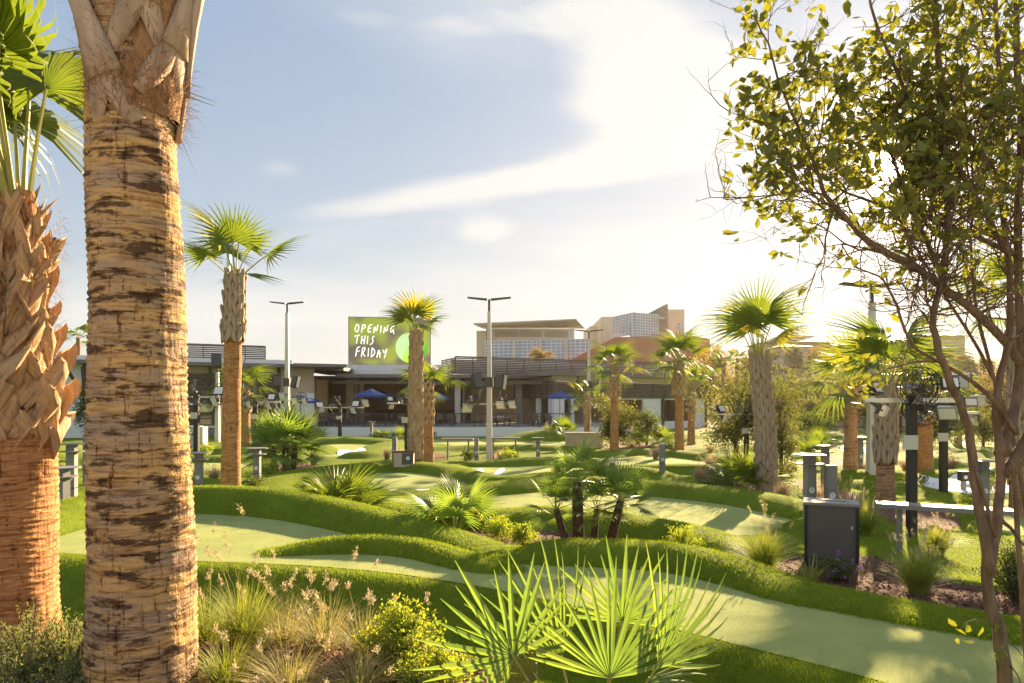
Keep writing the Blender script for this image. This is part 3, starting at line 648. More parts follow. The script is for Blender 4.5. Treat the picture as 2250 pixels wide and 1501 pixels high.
fs = [(0, 1 + k, 1 + (k + 1) % NS) for k in range(NS)] + [(1 + (i - 1) * NS + k, 1 + i * NS + k, 1 + i * NS + (k + 1) % NS, 1 + (i - 1) * NS + (k + 1) % NS) for i in range(1, NR) for k in range(NS)]
ball.add(vs, fs)
def ball_mat():
    m = bpy.data.materials.new('golf_ball_print'); m.use_nodes = True; nt = m.node_tree; N = nt.nodes; L = nt.links
    tc = N.new('ShaderNodeTexCoord'); gr = N.new('ShaderNodeSeparateXYZ'); L.new(tc.outputs['Generated'], gr.inputs[0])
    ad = N.new('ShaderNodeMath'); ad.operation = 'SUBTRACT'; L.new(gr.outputs[0], ad.inputs[0]); 
    mz = N.new('ShaderNodeMath'); mz.operation = 'MULTIPLY'; mz.inputs[1].default_value = .55; L.new(gr.outputs[2], mz.inputs[0]); L.new(mz.outputs[0], ad.inputs[1])
    rp = N.new('ShaderNodeValToRGB'); e = rp.color_ramp.elements; e[0].position = 0.0; e[0].color = (.45, .75, .35, 1); e[1].position = .75; e[1].color = (.02, .42, .03, 1)
    q = e.new(.28); q.color = (.38, .75, .03, 1); L.new(ad.outputs[0], rp.inputs[0])
    vo = N.new('ShaderNodeTexVoronoi'); vo.inputs['Scale'].default_value = 3.4; L.new(tc.outputs['Object'], vo.inputs['Vector'])
    mr = N.new('ShaderNodeMapRange'); mr.inputs[1].default_value = 0; mr.inputs[2].default_value = .35; mr.inputs[3].default_value = .7; mr.inputs[4].default_value = 1.05; L.new(vo.outputs['Distance'], mr.inputs[0])
    mx = N.new('ShaderNodeMix'); mx.data_type = 'RGBA'; mx.blend_type = 'MULTIPLY'; mx.inputs[0].default_value = 1; L.new(rp.outputs[0], mx.inputs[6]); L.new(mr.outputs[0], mx.inputs[7])
    L.new(mx.outputs[2], N['Principled BSDF'].inputs['Base Color']); N['Principled BSDF'].inputs['Roughness'].default_value = .6
    L.new(mx.outputs[2], N['Principled BSDF'].inputs['Emission Color']); N['Principled BSDF'].inputs['Emission Strength'].default_value = .07   # an LED screen, lit by itself
    return m
ball.build('golf_ball_picture', ball_mat(), bb, True)
# campus building on the hill
cam_b = thing('campus_building', 'large cream stone and blue glass campus building on the hill', 'building')
def cb(name, mat, boxes, parent=cam_b):
    mb = MB()
    for a, y0, b, y1, d, dp in boxes:
        p, q = P(a, y1, d), P(b, y0, d); mb.box(p.x, d, min(p.z, q.z), q.x, d + dp, max(p.z, q.z))
    return mb.build(name, mat, parent)
for q in [(1047, 727, 1068, 800, 205, 30), (1296, 717, 1325, 800, 222, 20), (1322, 696, 1350, 800, 212, 30), (1463, 680, 1504, 800, 206, 25)]: cb('wall', M['stone'], [q])
cb('wall', M['frame_white'], [(1068, 722, 1262, 745, 208, 20)])
for a, b in ((1087, 1138), (1141, 1190), (1197, 1248)):
    mb = MB()
    for i in range(9):
        p, q = P(a, 727 + i * 1.6, 207.6), P(b, 727.8 + i * 1.6, 207.6); mb.box(p.x, 207.6, q.z, q.x, 207.8, p.z)
    mb.build('louvre', M['wall_beige'], cam_b)['kind'] = 'stuff'
def croof(mb):
    a, b, c2, d2 = P(1040, 713, 199), P(1268, 703, 203), P(1286, 722, 215), P(1066, 724, 225)
    for off in (0, .7):
        pass
    up = Vector((0, 0, .9)); vs = [a, b, c2, d2, a + up * .4, b + up * .4, c2 + up * .4, d2 + up * .4]
    mb.add(vs, [(0, 3, 2, 1), (4, 5, 6, 7), (0, 1, 5, 4), (1, 2, 6, 5), (2, 3, 7, 6), (3, 0, 4, 7)])
part('roof', M['galv'], croof, cam_b)
def curtain(pa, da, pb, db, ytop, ybot, nu, nz):
    w = Wall(pa, da, pb, db); z1, z0 = w.z(pa, ytop), w.z(pa, ybot)
    g = part('curtain_wall', M['glass_blue'], lambda mb: w.box(mb, 0, z0, w.L, z1, -1, 0), cam_b)
    def mull(mb):
        for i in range(nu + 1): u = w.L * i / nu; w.box(mb, u - .09, z0, u + .09, z1, 0, .12)
        for i in range(nz + 1): z = z0 + (z1 - z0) * i / nz; w.box(mb, 0, z - .09, w.L, z + .09, 0, .1)
    part('mullion', M['frame_white'], mull, g)['kind'] = 'stuff'
curtain(1066, 203, 1297, 196, 750, 800, 22, 7); curtain(1347, 206, 1389, 196, 697, 742, 6, 9); curtain(1389, 196, 1446, 201, 687, 742, 10, 9)
cb('pillar', M['stone'], [(1128, 746, 1133, 800, 199, .6)]); cb('pillar', M['stone'], [(1184, 745, 1190, 800, 197.5, .6)]); cb('pillar', M['stone'], [(1241, 744, 1247, 800, 195.8, .6)])
def fin(mb):
    p = [P(1422, 690, 201), P(1464, 668, 203), P(1464, 760, 203), P(1422, 760, 201)]
    mb.add([Vector(q) for q in p] + [Vector(q) + Vector((.8, 1.2, 0)) for q in p], [(0, 3, 2, 1), (4, 5, 6, 7), (0, 1, 5, 4), (1, 2, 6, 5), (2, 3, 7, 6), (3, 0, 4, 7)])
part('fin_wall', M['roofgrey'], fin, cam_b)
w = cb('window', M['glass_blue'], [(1489, 710, 1503, 724, 205.7, .2)])
cb('frame', M['frame_white'], [(1495.5, 710, 1496.5, 724, 205.5, .1), (1489, 716.5, 1503, 717.5, 205.5, .1)], w)
cb('balcony', M['galv'], [(1434, 697, 1462, 700, 199, 2)]); cb('balcony', M['galv'], [(1434, 731, 1462, 734, 199, 2)])
part('wall', M['terracotta'], lambda mb: mb.add([P(1235, 800, 190), P(1352, 741, 192), P(1520, 738, 196), P(1560, 745, 197), P(1560, 830, 197), P(1235, 830, 190)] + [P(1235, 800, 190) + Vector((0, 3, 0)), P(1352, 741, 192) + Vector((0, 3, 0)), P(1520, 738, 196) + Vector((0, 3, 0)), P(1560, 745, 197) + Vector((0, 3, 0))], [(0, 5, 4, 3, 2, 1), (0, 1, 7, 6), (1, 2, 8, 7), (2, 3, 9, 8)]), cam_b, 'red brown sloping wall in front of the glass')
# houses on the hillside
def house(label, px0, px1, ytop, ybot, d, roof_rise, mat, win):
    h = thing('hillside_house', label, 'house', P((px0 + px1) / 2, ybot, d))
    o = Vector(h.location); a, b = P(px0, ybot, d) - o, P(px1, ytop, d) - o
    mb = MB().box(a.x, 0, a.z - 3, b.x, 14, b.z); mb.build('wall', mat, h)
    rr = MB(); e = 1.2; zt = b.z; rz = roof_rise
    rr.add([(a.x - e, -e, zt), (b.x + e, -e, zt), (b.x + e, 15, zt), (a.x - e, 15, zt), (a.x * .35 + b.x * .0, 5, zt + rz), (b.x * .8, 5, zt + rz * .8)], [(0, 1, 5, 4), (1, 2, 5), (2, 3, 4, 5), (3, 0, 4), (0, 3, 2, 1)])
    rr.build('roof', M['roofgrey'] if rz < 3 else M['galv'], h)
    for fx, fy, fw, fh in win:
        x = a.x + (b.x - a.x) * fx; z = (b.z) * fy
        wn = MB().box(x, -.06, z, x + fw, .02, z + fh).build('window', M['glass'], h)
        MB().box(x - .12, -.1, z - .16, x + fw + .12, -.001, z - .02).build('sill', M['frame_white'], wn)
house('wide low house with a pale hipped roof on the hill crest', 1690, 1830, 752, 800, 165, 2.4, M['wall_beige'], [(.2, .3, 2, 1.2), (.6, .3, 2, 1.2)])
house('cream hillside villa with small windows below the wide roof', 1722, 1772, 762, 800, 150, 1.0, M['stone'], [(.1, .5, .8, .8), (.35, .5, .8, .8), (.65, .5, .8, .8), (.2, .1, 1, .8), (.6, .1, 1, .8)])
house('pale house half hidden by branches on the right slope', 2010, 2120, 738, 780, 170, 2.0, M['wall_beige'], [(.3, .3, 2, 1.2)])
# stepped retaining walls on the slope behind the course
for i, (a, ya, b, yb, d) in enumerate(((1580, 905, 2260, 880, 74), (1950, 838, 2300, 830, 95))):
    t = thing('retaining_wall', ('long low beige retaining wall at the foot of the slope', 'upper beige retaining wall with a fence on the slope')[i], 'wall', on((a + b) / 2, d))
    o = Vector(t.location); p, q = P(a, ya, d) - o, P(b, yb, d + 6) - o
    MB().add([(p.x, p.y, -4), (q.x, q.y, -4), (q.x, q.y, q.z), (p.x, p.y, p.z), (p.x, p.y + .5, -4), (q.x, q.y + .5, -4), (q.x, q.y + .5, q.z), (p.x, p.y + .5, p.z)], [(0, 1, 2, 3), (4, 7, 6, 5), (3, 2, 6, 7), (0, 3, 7, 4), (1, 5, 6, 2)]).build('wall_face', M['wall_beige'], t)
    fb = MB()
    for k in range(60):
        f = k / 59; c = p.lerp(q, f) + Vector((0, .25, 0)); fb.bar(c, c + Vector((0, 0, 1.3)), .05)
    for hh in (.15, 1.25): fb.bar(p + Vector((0, .25, hh)), q + Vector((0, .25, hh)), .05)
    fb.build('fence', M['black'], t)['kind'] = 'stuff'
# umbrellas and furniture on the terrace
def umbrella():
    t = thing('patio_umbrella', 'u', 'umbrella', group='blue umbrellas on the terrace')
    mb = MB(); n = 8
    rings = [(0, 3.02), (.35, 2.9), (.38, 2.86), (1.3, 2.5), (1.3, 2.33)]
    vs = []; fs = []
    for r, z in rings:
        for k in range(n): vs.append((r * math.cos(6.2832 * k / n + .39), r * math.sin(6.2832 * k / n + .39), z))
    for i in range(len(rings) - 1):
        for k in range(n): fs.append((i * n + k, i * n + (k + 1) % n, (i + 1) * n + (k + 1) % n, (i + 1) * n + k))
    mb.add(vs, fs); mb.build('canopy', M['blue'], t)
    MB().tube([(0, 0, 0), (0, 0, 2.98)], .03, 8).build('pole', M['dark_metal'], t)
    MB().tube([(0, 0, 0), (0, 0, .06), (0, 0, .1)], [.32, .32, .06], 12).build('base', M['dark_metal'], t)
    mb = MB()
    for k in range(n): mb.bar((0, 0, 2.85), (1.27 * math.cos(6.2832 * k / n + .39), 1.27 * math.sin(6.2832 * k / n + .39), 2.46), .025)
    mb.build('ribs', M['dark_metal'], t)['kind'] = 'stuff'
    return t
um = umbrella()
for i, (px, d, s, lb) in enumerate(((815, 55.5, 1, 'blue patio umbrella open in front of the bar entrance'), (1230, 57, .95, 'blue patio umbrella beside the louvred right wing'), (660, 54, 1.12, 'blue patio umbrella behind the lamp pole near the serving cart'), (962, 60, .9, 'blue patio umbrella half hidden by the twin palms'))):
    o = um if i == 0 else copy_tree(um); o.location = (P(px, 0, d).x, d, .72 if i != 2 else .1); o.scale = (s, s, s if i != 2 else 1.05); o['label'] = lb
def dining(kind):
    t = thing('patio_table', 'table', 'table')
    mt = M['white'] if kind else M['wood']
    MB().box(-.9, -.4, .70, .9, .4, .75).build('table_top', mt, t)
    for sx in (-1, 1):
        for sy in (-1, 1): MB().box(sx * .8 - .03, sy * .3 - .03, 0, sx * .8 + .03, sy * .3 + .03, .699).build('leg', M['dark_metal'], t)
    return t
def chair():
    t = thing('patio_chair', 'dark slatted patio chair drawn up to a terrace table', 'chair', group='dark chairs on the terrace')
    MB().box(-.24, -.24, .42, .24, .24, .46).build('seat', M['wood'], t)
    b = MB()
    for i in range(4): b.box(-.23, .21, .52 + i * .11, .23, .24, .6 + i * .11)
    b.build('backrest', M['wood'], t)
    for sx in (-1, 1):
        for sy in (-1, 1): MB().box(sx * .21 - .02, sy * .21 - .02, 0, sx * .21 + .02, sy * .21 + .02, .419 if sy < 0 else .95).build('leg', M['dark_metal'], t)
    return t
tb = [dining(0), dining(1)]; ch0 = chair(); first = True; used = [False, False]
for px, d, k, lb in ((730, 56, 0, 'dark timber table behind the left end of the balustrade'), (790, 58.5, 0, 'dark timber table under the bar umbrella'), (900, 55.5, 1, 'white table behind the twin palms'), (1100, 55.5, 1, 'white table beside the concrete lamp pole'), (980, 58, 0, 'dark timber table beside the pale column'), (1190, 57, 0, 'dark timber table near the right umbrella'), (580, 57.5, 0, 'dark timber table in the open bay of the left wing')):
    o = tb[k] if not used[k] else copy_tree(tb[k]); used[k] = True
    zt = .72 if px > 600 else .02; o.location = (P(px, 0, d).x, d, zt); o['label'] = lb
    for j, (dx, dy, rz) in enumerate(((-.5, -.75, math.pi), (.5, -.75, math.pi), (-.5, .75, 0), (.5, .75, 0), (-1.3, 0, math.pi / 2))):
        c = ch0 if first else copy_tree(ch0); first = False
        c.location = (o.location.x + dx, d + dy, zt); c['label'] = 'dark chair at the ' + lb; c.rotation_euler = (0, 0, rz + random.uniform(-.3, .3))
t = thing('serving_cart', 'pale wooden serving cart at the foot of the terrace wall', 'cart', (P(672, 0, 51).x, 51, gz(P(672, 0, 51).x, 51)))
for z in (.35, .95, 1.35): MB().box(-.75, -.3, z, .75, .3, z + .08).build('shelf', M['stone'], t)
for sx in (-.72, .72):
    for sy in (-.27, .27): MB().box(sx - .03, sy - .03, 0, sx + .03, sy + .03, 1.34 if sx > 0 else 1.5).build('leg', M['stone'], t)
t = thing('electrical_cabinet', 'pale green utility cabinet on a pad left of the left wing palms', 'cabinet', (P(428, 0, 40).x, 40, gz(P(428, 0, 40).x, 40) - .02))
MB().box(-.5, -.35, .1, .35, .35, 1.25).build('body', pmat('cabinet_green', (.45, .46, .38)), t); MB().box(.35, -.33, .1, .62, .33, 1.2).build('side_box', pmat('cabinet_pale', (.52, .52, .46)), t); MB().box(-.6, -.45, 0, .7, .45, .1).build('pad', M['deck'], t)
MB().box(-.02, -.36, .7, .06, -.351, .85).build('handle', M['dark_metal'], t)
# ------------------------------------------------------------------ palms
def bark_mat(name, tan, grey, dark, zs=5.0, fine=26, cover=.5):
    m = bpy.data.materials.new(name); m.use_nodes = True; nt = m.node_tree; N = nt.nodes; L = nt.links; bs = N['Principled BSDF']
    bs.inputs['Roughness'].default_value = .85; bs.inputs['Specular IOR Level'].default_value = .15
    tc = N.new('ShaderNodeTexCoord')
    def noise(sc, stretch, det=5, rough=.6):
        mp = N.new('ShaderNodeMapping'); mp.inputs['Scale'].default_value = stretch; L.new(tc.outputs['Object'], mp.inputs[0])
        n = N.new('ShaderNodeTexNoise'); n.inputs['Scale'].default_value = sc; n.inputs['Detail'].default_value = det; n.inputs['Roughness'].default_value = rough; L.new(mp.outputs[0], n.inputs['Vector']); return n.outputs[0]
    def ramp(v, a, b, ca, cb_):
        r = N.new('ShaderNodeValToRGB'); e = r.color_ramp.elements; e[0].position, e[1].position = a, b; e[0].color, e[1].color = (*ca, 1), (*cb_, 1); L.new(v, r.inputs[0]); return r.outputs[0]
    def mix(f, a, b, mode='MIX'):
        n = N.new('ShaderNodeMix'); n.data_type = 'RGBA'; n.blend_type = mode
        L.new(f, n.inputs[0]) if hasattr(f, 'links') else setattr(n.inputs[0], 'default_value', f)
        for i, v in ((6, a), (7, b)):
            L.new(v, n.inputs[i]) if hasattr(v, 'links') else setattr(n.inputs[i], 'default_value', (*v, 1))
        return n.outputs[2]
    n1 = noise(3.0, (1, 1, zs * .8)); n2 = noise(5.0, (1, 1, zs * .75), 7, .68); n3 = noise(fine, (1.7, 1.7, .2), 3); n4 = noise(fine * .8, (.3, .3, 3.2), 5)
    c = mix(ramp(n1, .42, .60, (0, 0, 0), (1, 1, 1)), tan, grey)
    c = mix(ramp(n2, cover + .05, cover + .11, (0, 0, 0), (1, 1, 1)), c, dark)
    c = mix(1.0, c, ramp(n4, .36, .52, (.50, .41, .34), (1, 1, 1)), 'MULTIPLY')
    c = mix(1.0, c, ramp(n3, .32, .42, (.35, .27, .22), (1, 1, 1)), 'MULTIPLY')
    L.new(c, bs.inputs['Base Color'])
    ad = N.new('ShaderNodeMath'); ad.operation = 'ADD'; L.new(n3, ad.inputs[0]); L.new(n4, ad.inputs[1])
    bp = N.new('ShaderNodeBump'); bp.inputs['Strength'].default_value = .8; bp.inputs['Distance'].default_value = .02; L.new(ad.outputs[0], bp.inputs['Height']); L.new(bp.outputs[0], bs.inputs['Normal'])
    return m
M['bark_tan'] = bark_mat('palm_bark_tan', (.62, .385, .155), (.40, .285, .19), (.12, .07, .04), cover=.46)
M['bark_orange'] = bark_mat('palm_bark_orange', (.58, .30, .13), (.46, .225, .10), (.13, .065, .035), 7, cover=.56)
M['bark_far'] = bark_mat('palm_bark_far', (.48, .28, .155), (.40, .245, .145), (.16, .09, .055), 6, 14, .52)
M['boot'] = pmat('palm_leaf_base', (.47, .325, .19), (.27, .17, .095), 9, .75, .4, 60, stretch=(1, 1, .3), spec=.2)
M['boot_grey'] = pmat('palm_leaf_base_weathered', (.40, .305, .225), (.24, .175, .125), 8, .8, .4, 50, stretch=(1, 1, .3), spec=.2)
M['fibre'] = pmat('palm_fibre', (.36, .20, .095), (.14, .07, .035), 24, .95, 1.0, 70, stretch=(1, 1, .5))
M['frond'] = pmat('palm_frond', (.125, .16, .035), (.075, .105, .025), 2.5, .45, transl=.42, spec=.4, tcol=(1.75, 1.75, .5))
M['frond_y'] = pmat('palm_frond_yellowing', (.22, .20, .04), (.12, .15, .03), 2.0, .5, transl=.45, spec=.35, tcol=(2.1, 1.8, .5))
M['frond_fg'] = pmat('palmetto_frond', (.17, .215, .065), (.085, .135, .05), 2.2, .42, transl=.48, spec=.4, tcol=(1.75, 1.85, .5))
M['petiole'] = pmat('palm_petiole', (.30, .30, .085), (.22, .23, .06), 4, .5, transl=.15)
M['trunk_dark'] = pmat('fan_palm_trunk', (.12, .07, .04), (.05, .03, .02), 30, .95, 1.0, 60)
def ribbon(mb, pts, outs, widths, thick, mi=0):
    n = len(pts); vs = []
    for i in range(n):
        d = (pts[min(i + 1, n - 1)] - pts[max(i - 1, 0)]).normalized(); o = outs[i].normalized(); s = d.cross(o).normalized() * widths[i] / 2; o = o * thick / 2
        vs += [pts[i] - s, pts[i] - s * .55 - o, pts[i] + s * .55 - o, pts[i] + s, pts[i] + s * .5 + o, pts[i] - s * .5 + o]
    fs = [(i * 6 + k, i * 6 + (k + 1) % 6, i * 6 + 6 + (k + 1) % 6, i * 6 + 6 + k) for i in range(n - 1) for k in range(6)]
    fs += [tuple(reversed(range(6))), tuple((n - 1) * 6 + k for k in range(6))]
    return mb.add(vs, fs, mi)
def boot_mesh(name, r, hleg, dth, lstalk, w, flare, mat, twist=0.0, out=0.0, th=(.03, .05)):
    """leaf base cut off a palm trunk: two straps that wrap the trunk and join into a cut stalk"""
    mb = MB()
    cyl = lambda th, z, rr: Vector((rr * math.sin(th), -rr * math.cos(th), z))
    for s in (-1, 1):
        ths = [s * dth * (1 - q) ** 1.2 for q in (0, .3, .6, .85, 1.0)]; zs = [hleg * q for q in (0, .3, .62, .88, 1.05)]
        pts = [cyl(a, z, r + .012 + .02 * i / 4) for i, (a, z) in enumerate(zip(ths, zs))]
        ribbon(mb, pts, [cyl(a, 0, 1) for a in ths], [w * .55, w * .75, w * .85, w * .8, w * .6], th[0])
    q = [0, .3, .65, 1.0]; pts = [cyl(twist * t, hleg * .8 + lstalk * t * math.cos(flare * t), r + .03 + lstalk * t * math.sin(flare * t) + out * t) for t in q]
    outs = [cyl(twist * t, math.sin(flare) * -.5 * t, 1) for t in q]
    ribbon(mb, pts, outs, [w * 1.25, w, w * .75, w * .66], th[1])
    me = bpy.data.meshes.new(name); me.from_pydata([tuple(v) for v in mb.v], [], mb.f); me.materials.append(mat); me.polygons.foreach_set('use_smooth', [len(p.vertices) == 4 for p in me.polygons]); me.update(); return me
def lathe_trunk(name, H, r0, r1, mat, parent, seg=20, rings=40, amp=.006, seed=1, bend=(0, 0), flare=.0, z0=0.0, step=.045):
    r = np.random.default_rng(seed); t = np.linspace(0, 1, rings + 1); th = np.linspace(0, 2 * np.pi, seg, endpoint=False)
    T, A = np.meshgrid(t, th, indexing='ij'); z = z0 + (H - z0) * T
    rad = r0 + (r1 - r0) * T + flare * np.exp(-T * 9)
    ph = (z / step + .35 * np.sin(A * 2 + z * 3) + .2 * np.sin(5 * A - z * 7)) % 1.0
    rad = rad + amp * (ph - .5) * 1.4 + amp * .9 * np.sin(3 * A + 5 * z + seed) + r.normal(0, amp * .32, rad.shape)
    bx = bend[0] * T ** 2; by = bend[1] * T ** 2
    V = np.stack([rad * np.cos(A) + bx, rad * np.sin(A) + by, z], -1).reshape(-1, 3)
    g = np.arange((rings + 1) * seg).reshape(rings + 1, seg); g2 = np.roll(g, -1, 1)
    Fc = np.stack([g[:-1], g2[:-1], g2[1:], g[1:]], -1).reshape(-1, 4)
    return np_obj(name, V, Fc, mat, parent, True)
def fan_mesh(name, n=26, Rr=.8, spread=250, droop=.35, fused=.42, petL=.8, seed=1, recurve=.5, mats=None, tipdroop=.0, pr=.014, sag=.12, fold=.22, wmul=1.0, jit=.1):
    r = random.Random(seed); mb = MB(); hub = Vector((0, petL, -sag * petL))
    if petL > 0:
        pts = [Vector((0, petL * q, -sag * petL * q * q)) for q in (0, .33, .66, 1.0)]
        mb.tube(pts, [pr * 1.6, pr, pr * .85, pr * .7], 5, 1)
    sp = R(spread); da = sp / n; K = [.0, .2, fused, (1 + fused) / 2, .85, 1.0]
    for i in range(n):
        a = -sp / 2 + da * (i + .5) + r.uniform(-jit, jit) * da; Rl = Rr * (.72 + .28 * math.cos(a * .55)) * r.uniform(.95 - jit * .5, 1.05); sd = r.uniform(.8, 1.25)
        dirv = Vector((math.sin(a), math.cos(a), 0)); side = Vector((math.cos(a), -math.sin(a), 0)); vs = []
        for q in K:
            rr = Rl * q; p = hub + dirv * rr
            ang = -recurve * q * max(0, math.cos(a)) ; along = rr * math.cos(a)
            z = -sag * .6 * rr + math.sin(ang) * rr * .7 - droop * Rl * q ** 2.2 * (.5 + .5 * abs(a) / (sp / 2)) * sd - tipdroop * Rl * max(0, q - fused) ** 1.5 * sd
            p = Vector((p.x * (1 - .12 * tipdroop * q), p.y - (1 - math.cos(ang)) * along * .5, p.z + z))
            w = (rr * da * .52 if q <= fused else Rl * fused * da * .52 * wmul * max(0.0, 1 - ((q - fused) / (1 - fused)) ** 1.25)) + .0012
            fo = Vector((0, 0, w * 2 * fold))
            vs += [p - side * w - fo * .5, p + fo * .5, p + side * w - fo * .5]
        fs = []
        for k in range(len(K) - 1):
            b = k * 3; fs += [(b, b + 1, b + 4, b + 3), (b + 1, b + 2, b + 5, b + 4)]
        mb.add(vs, fs, 0)
    me = bpy.data.meshes.new(name); me.from_pydata(mb.v, [], mb.f)
    for m in (mats or [M['frond'], M['petiole']]): me.materials.append(m)
    me.polygons.foreach_set('material_index', mb.m); me.update(); return me
def place(name, me, parent, loc, rot, sc=1.0):
    o = bpy.data.objects.new(name, me); COL.objects.link(o); o.parent = parent; o.location = loc; o.rotation_euler = rot; o.scale = (sc,) * 3 if not hasattr(sc, '__len__') else sc
    return o
FR = {  # frond shapes shared by the palms
 'stiff': [fan_mesh('frond', 26, .85, 235, .12, .36, .75, s, .35, wmul=.85, tipdroop=.1) for s in (1, 2, 3)],
 'droop': [fan_mesh('frond', 26, .95, 225, .30, .36, .95, s, .8, tipdroop=.75, wmul=.75) for s in (4, 5, 6)],
 'far': [fan_mesh('frond', 20, .9, 235, .22, .36, .7, s, .6, tipdroop=.4, wmul=.8) for s in (7, 8, 9)],
 'yellow': [fan_mesh('frond', 26, .9, 250, .2, .42, .7, 11, .6, [M['frond_y'], M['petiole']], .3)],
 'small': [fan_mesh('frond', 18, .34, 220, .05, .28, .32, s, .1, [M['frond_fg'], M['petiole']], fold=.3, pr=.006, sag=.05, wmul=.8) for s in (12, 13)],
}
def crown(t, z, n, style, el0, el1, sc=1.0, rad=.12, seed=0, off=(0, 0), az0=None, wide=None):
    r = random.Random(seed)
    for i in range(n):
        f = (i + .5) / n; el = el1 + (el0 - el1) * f ** .8 + r.uniform(-8, 8); az = (az0 or 0) + i * 2.39996 + r.uniform(-.25, .25)
        me = r.choice(FR[style]) if not (style != 'small' and r.random() < .04) else FR['yellow'][0]
        k = sc * r.uniform(.85, 1.1)
        place('frond', me, t, (off[0] - math.sin(az) * rad * (1 - f * .6), off[1] + math.cos(az) * rad * (1 - f * .6), z + .25 * f * sc - .1 * sc), (R(el), 0, az), k)
def boots(t, me, z0, z1, rows, per, r0, r1, bend=(0, 0), H=1.0, seed=0, jit=.05, parts=True, sz=1.0):
    r = random.Random(seed); mb = MB()
    for i in range(rows):
        f = i / max(1, rows - 1); z = z0 + (z1 - z0) * f; rr = r0 + (r1 - r0) * f; tt = z / H
        for k in range(per):
            a = 6.28318 * (k + .5 * (i % 2)) / per + r.uniform(-jit, jit) + .15
            loc = (bend[0] * tt * tt, bend[1] * tt * tt, z + r.uniform(-.02, .02)); s = rr * r.uniform(.96, 1.06)
            if parts: place('leaf_base', me, t, loc, (r.uniform(-.04, .04), r.uniform(-.04, .04), a), (s, s, sz * r.uniform(.9, 1.12)))
            else:
                Mx = Matrix.Translation(loc) @ Matrix.Rotation(a, 4, 'Z') @ Matrix.Diagonal((s, s, sz, 1))
                mb.add([Mx @ v.co for v in me.vertices], [tuple(p.vertices) for p in me.polygons])
    if not parts: mb.build('leaf_bases', me.materials[0], t)['kind'] = 'stuff'
def strands(t, n, r, z0, z1, L, seed, mat, bend=(0, 0), H=1):
    rr = np.random.default_rng(seed); a = rr.random(n) * 6.283; z = z0 + (z1 - z0) * rr.random(n); q = (z / H) ** 2
    o = np.stack([np.cos(a), np.sin(a), 0 * a], 1); tdir = np.stack([-np.sin(a), np.cos(a), 0 * a], 1)
    b = np.stack([o[:, 0] * r + bend[0] * q, o[:, 1] * r + bend[1] * q, z], 1); w = .0025
    tip = b + o * (L * (.2 + .8 * rr.random((n, 1)))) + tdir * rr.normal(0, L * .6, (n, 1)); tip[:, 2] += rr.normal(0, L * .7, n)
    V = np.stack([b - tdir * w, b + tdir * w, tip], 1).reshape(-1, 3)
    np_obj('fibre_strands', V, np.arange(3 * n).reshape(-1, 3), mat, t)['kind'] = 'stuff'
# --- the big trunk in the foreground: straight, ringed bark, a skirt of broad old leaf bases at the top
pb = P(313, 1541, 3.2); pb.z = gz(pb.x, pb.y) - .03
t = thing('palm_tree', 'big palm with mottled tan ringed trunk standing alone in front of the lawn', 'palm tree', pb, group='palms')
Hb = 8.2
lathe_trunk('trunk', 5.2, .234, .146, M['bark_tan'], t, 84, 480, .0065, 3, (-.18, .02), .02, -.1, .034)
lathe_trunk('fibre_sheath', Hb, .165, .215, M['fibre'], t, 40, 60, .012, 5, (-.20, .02), 0, 2.75)
bm_big = boot_mesh('leaf_base', .195, .34, .75, .62, .15, .06, M['boot_grey'], .25)
bm_big2 = boot_mesh('leaf_base', .195, .30, .6, .55, .17, .08, M['boot_grey'], -.35)
rr_ = random.Random(4)
for i in range(20):
    for k in range(5):
        a = 1.2566 * k + i * .7 + rr_.uniform(-.15, .15); z = 2.74 + i * .235
        place('leaf_base', bm_big if (i + k) % 2 else bm_big2, t, (-.2 * (z / Hb) ** 2, 0, z + rr_.uniform(-.09, .09)), (rr_.uniform(-.05, .05), rr_.uniform(-.25, .25), a), (.84, .84, rr_.uniform(.85, 1.15)))
strands(t, 1500, .2, 2.85, 4.4, .1, 6, M['fibre'], (-.2, .02), Hb)
strands(t, 700, .19, 2.72, 2.95, .12, 7, M['fibre'], (-.2, .02), Hb)
crown(t, Hb + .1, 16, 'droop', 75, -5, 1.15, .2, 3, (-.2, 0))
# --- left palm: cut leaf bases standing off the trunk, long petioles
pl = P(22, 1425, 3.9); pl.z = gz(pl.x, pl.y) - .02
t = thing('palm_tree', 'palm at the edge with orange lower trunk and chunky cut leaf bases above', 'palm tree', pl, group='palms')
lathe_trunk('trunk', 1.35, .245, .205, M['bark_orange'], t, 72, 190, .008, 8, (.02, 0), .07, -.1, .034)
lathe_trunk('fibre_sheath', 2.62, .175, .085, M['fibre'], t, 40, 50, .012, 9, (.06, 0), 0, 1.22)
bl = boot_mesh('leaf_base', 1.0, .10, .40, .13, .32, .0, M['boot'], .12, .32, (.12, .2)); bl2 = boot_mesh('leaf_base', 1.0, .09, .38, .11, .30, .0, M['boot'], -.2, .48, (.12, .2))
rr_ = random.Random(9)
for i in range(17):
    z = 1.1 + i * .082; rad = .205 + .03 * math.sin(min(1, i / 6) * 3.14) - max(0, i - 5) * .0115
    for k in range(7):
        a = .8976 * k + .4488 * (i % 2) + rr_.uniform(-.2, .2)
        s = rad * .88 * rr_.uniform(.93, 1.08); place('leaf_base', bl if rr_.random() < .6 else bl2, t, (.06 * (z / 2.62) ** 2, 0, z), (rr_.uniform(-.08, .08), (.5 if (k + i) % 2 else -.42) + rr_.uniform(-.2, .2), a), (s, s, rr_.uniform(.8, 1.2)))
strands(t, 1400, .215, 1.15, 2.5, .08, 12, M['fibre'], (.06, 0), 2.62)
lf = [fan_mesh('frond', 30, .95, 235, .25, .36, .95, s, .75, tipdroop=.8, pr=.015, sag=.06, wmul=.8) for s in (21, 22, 23)]
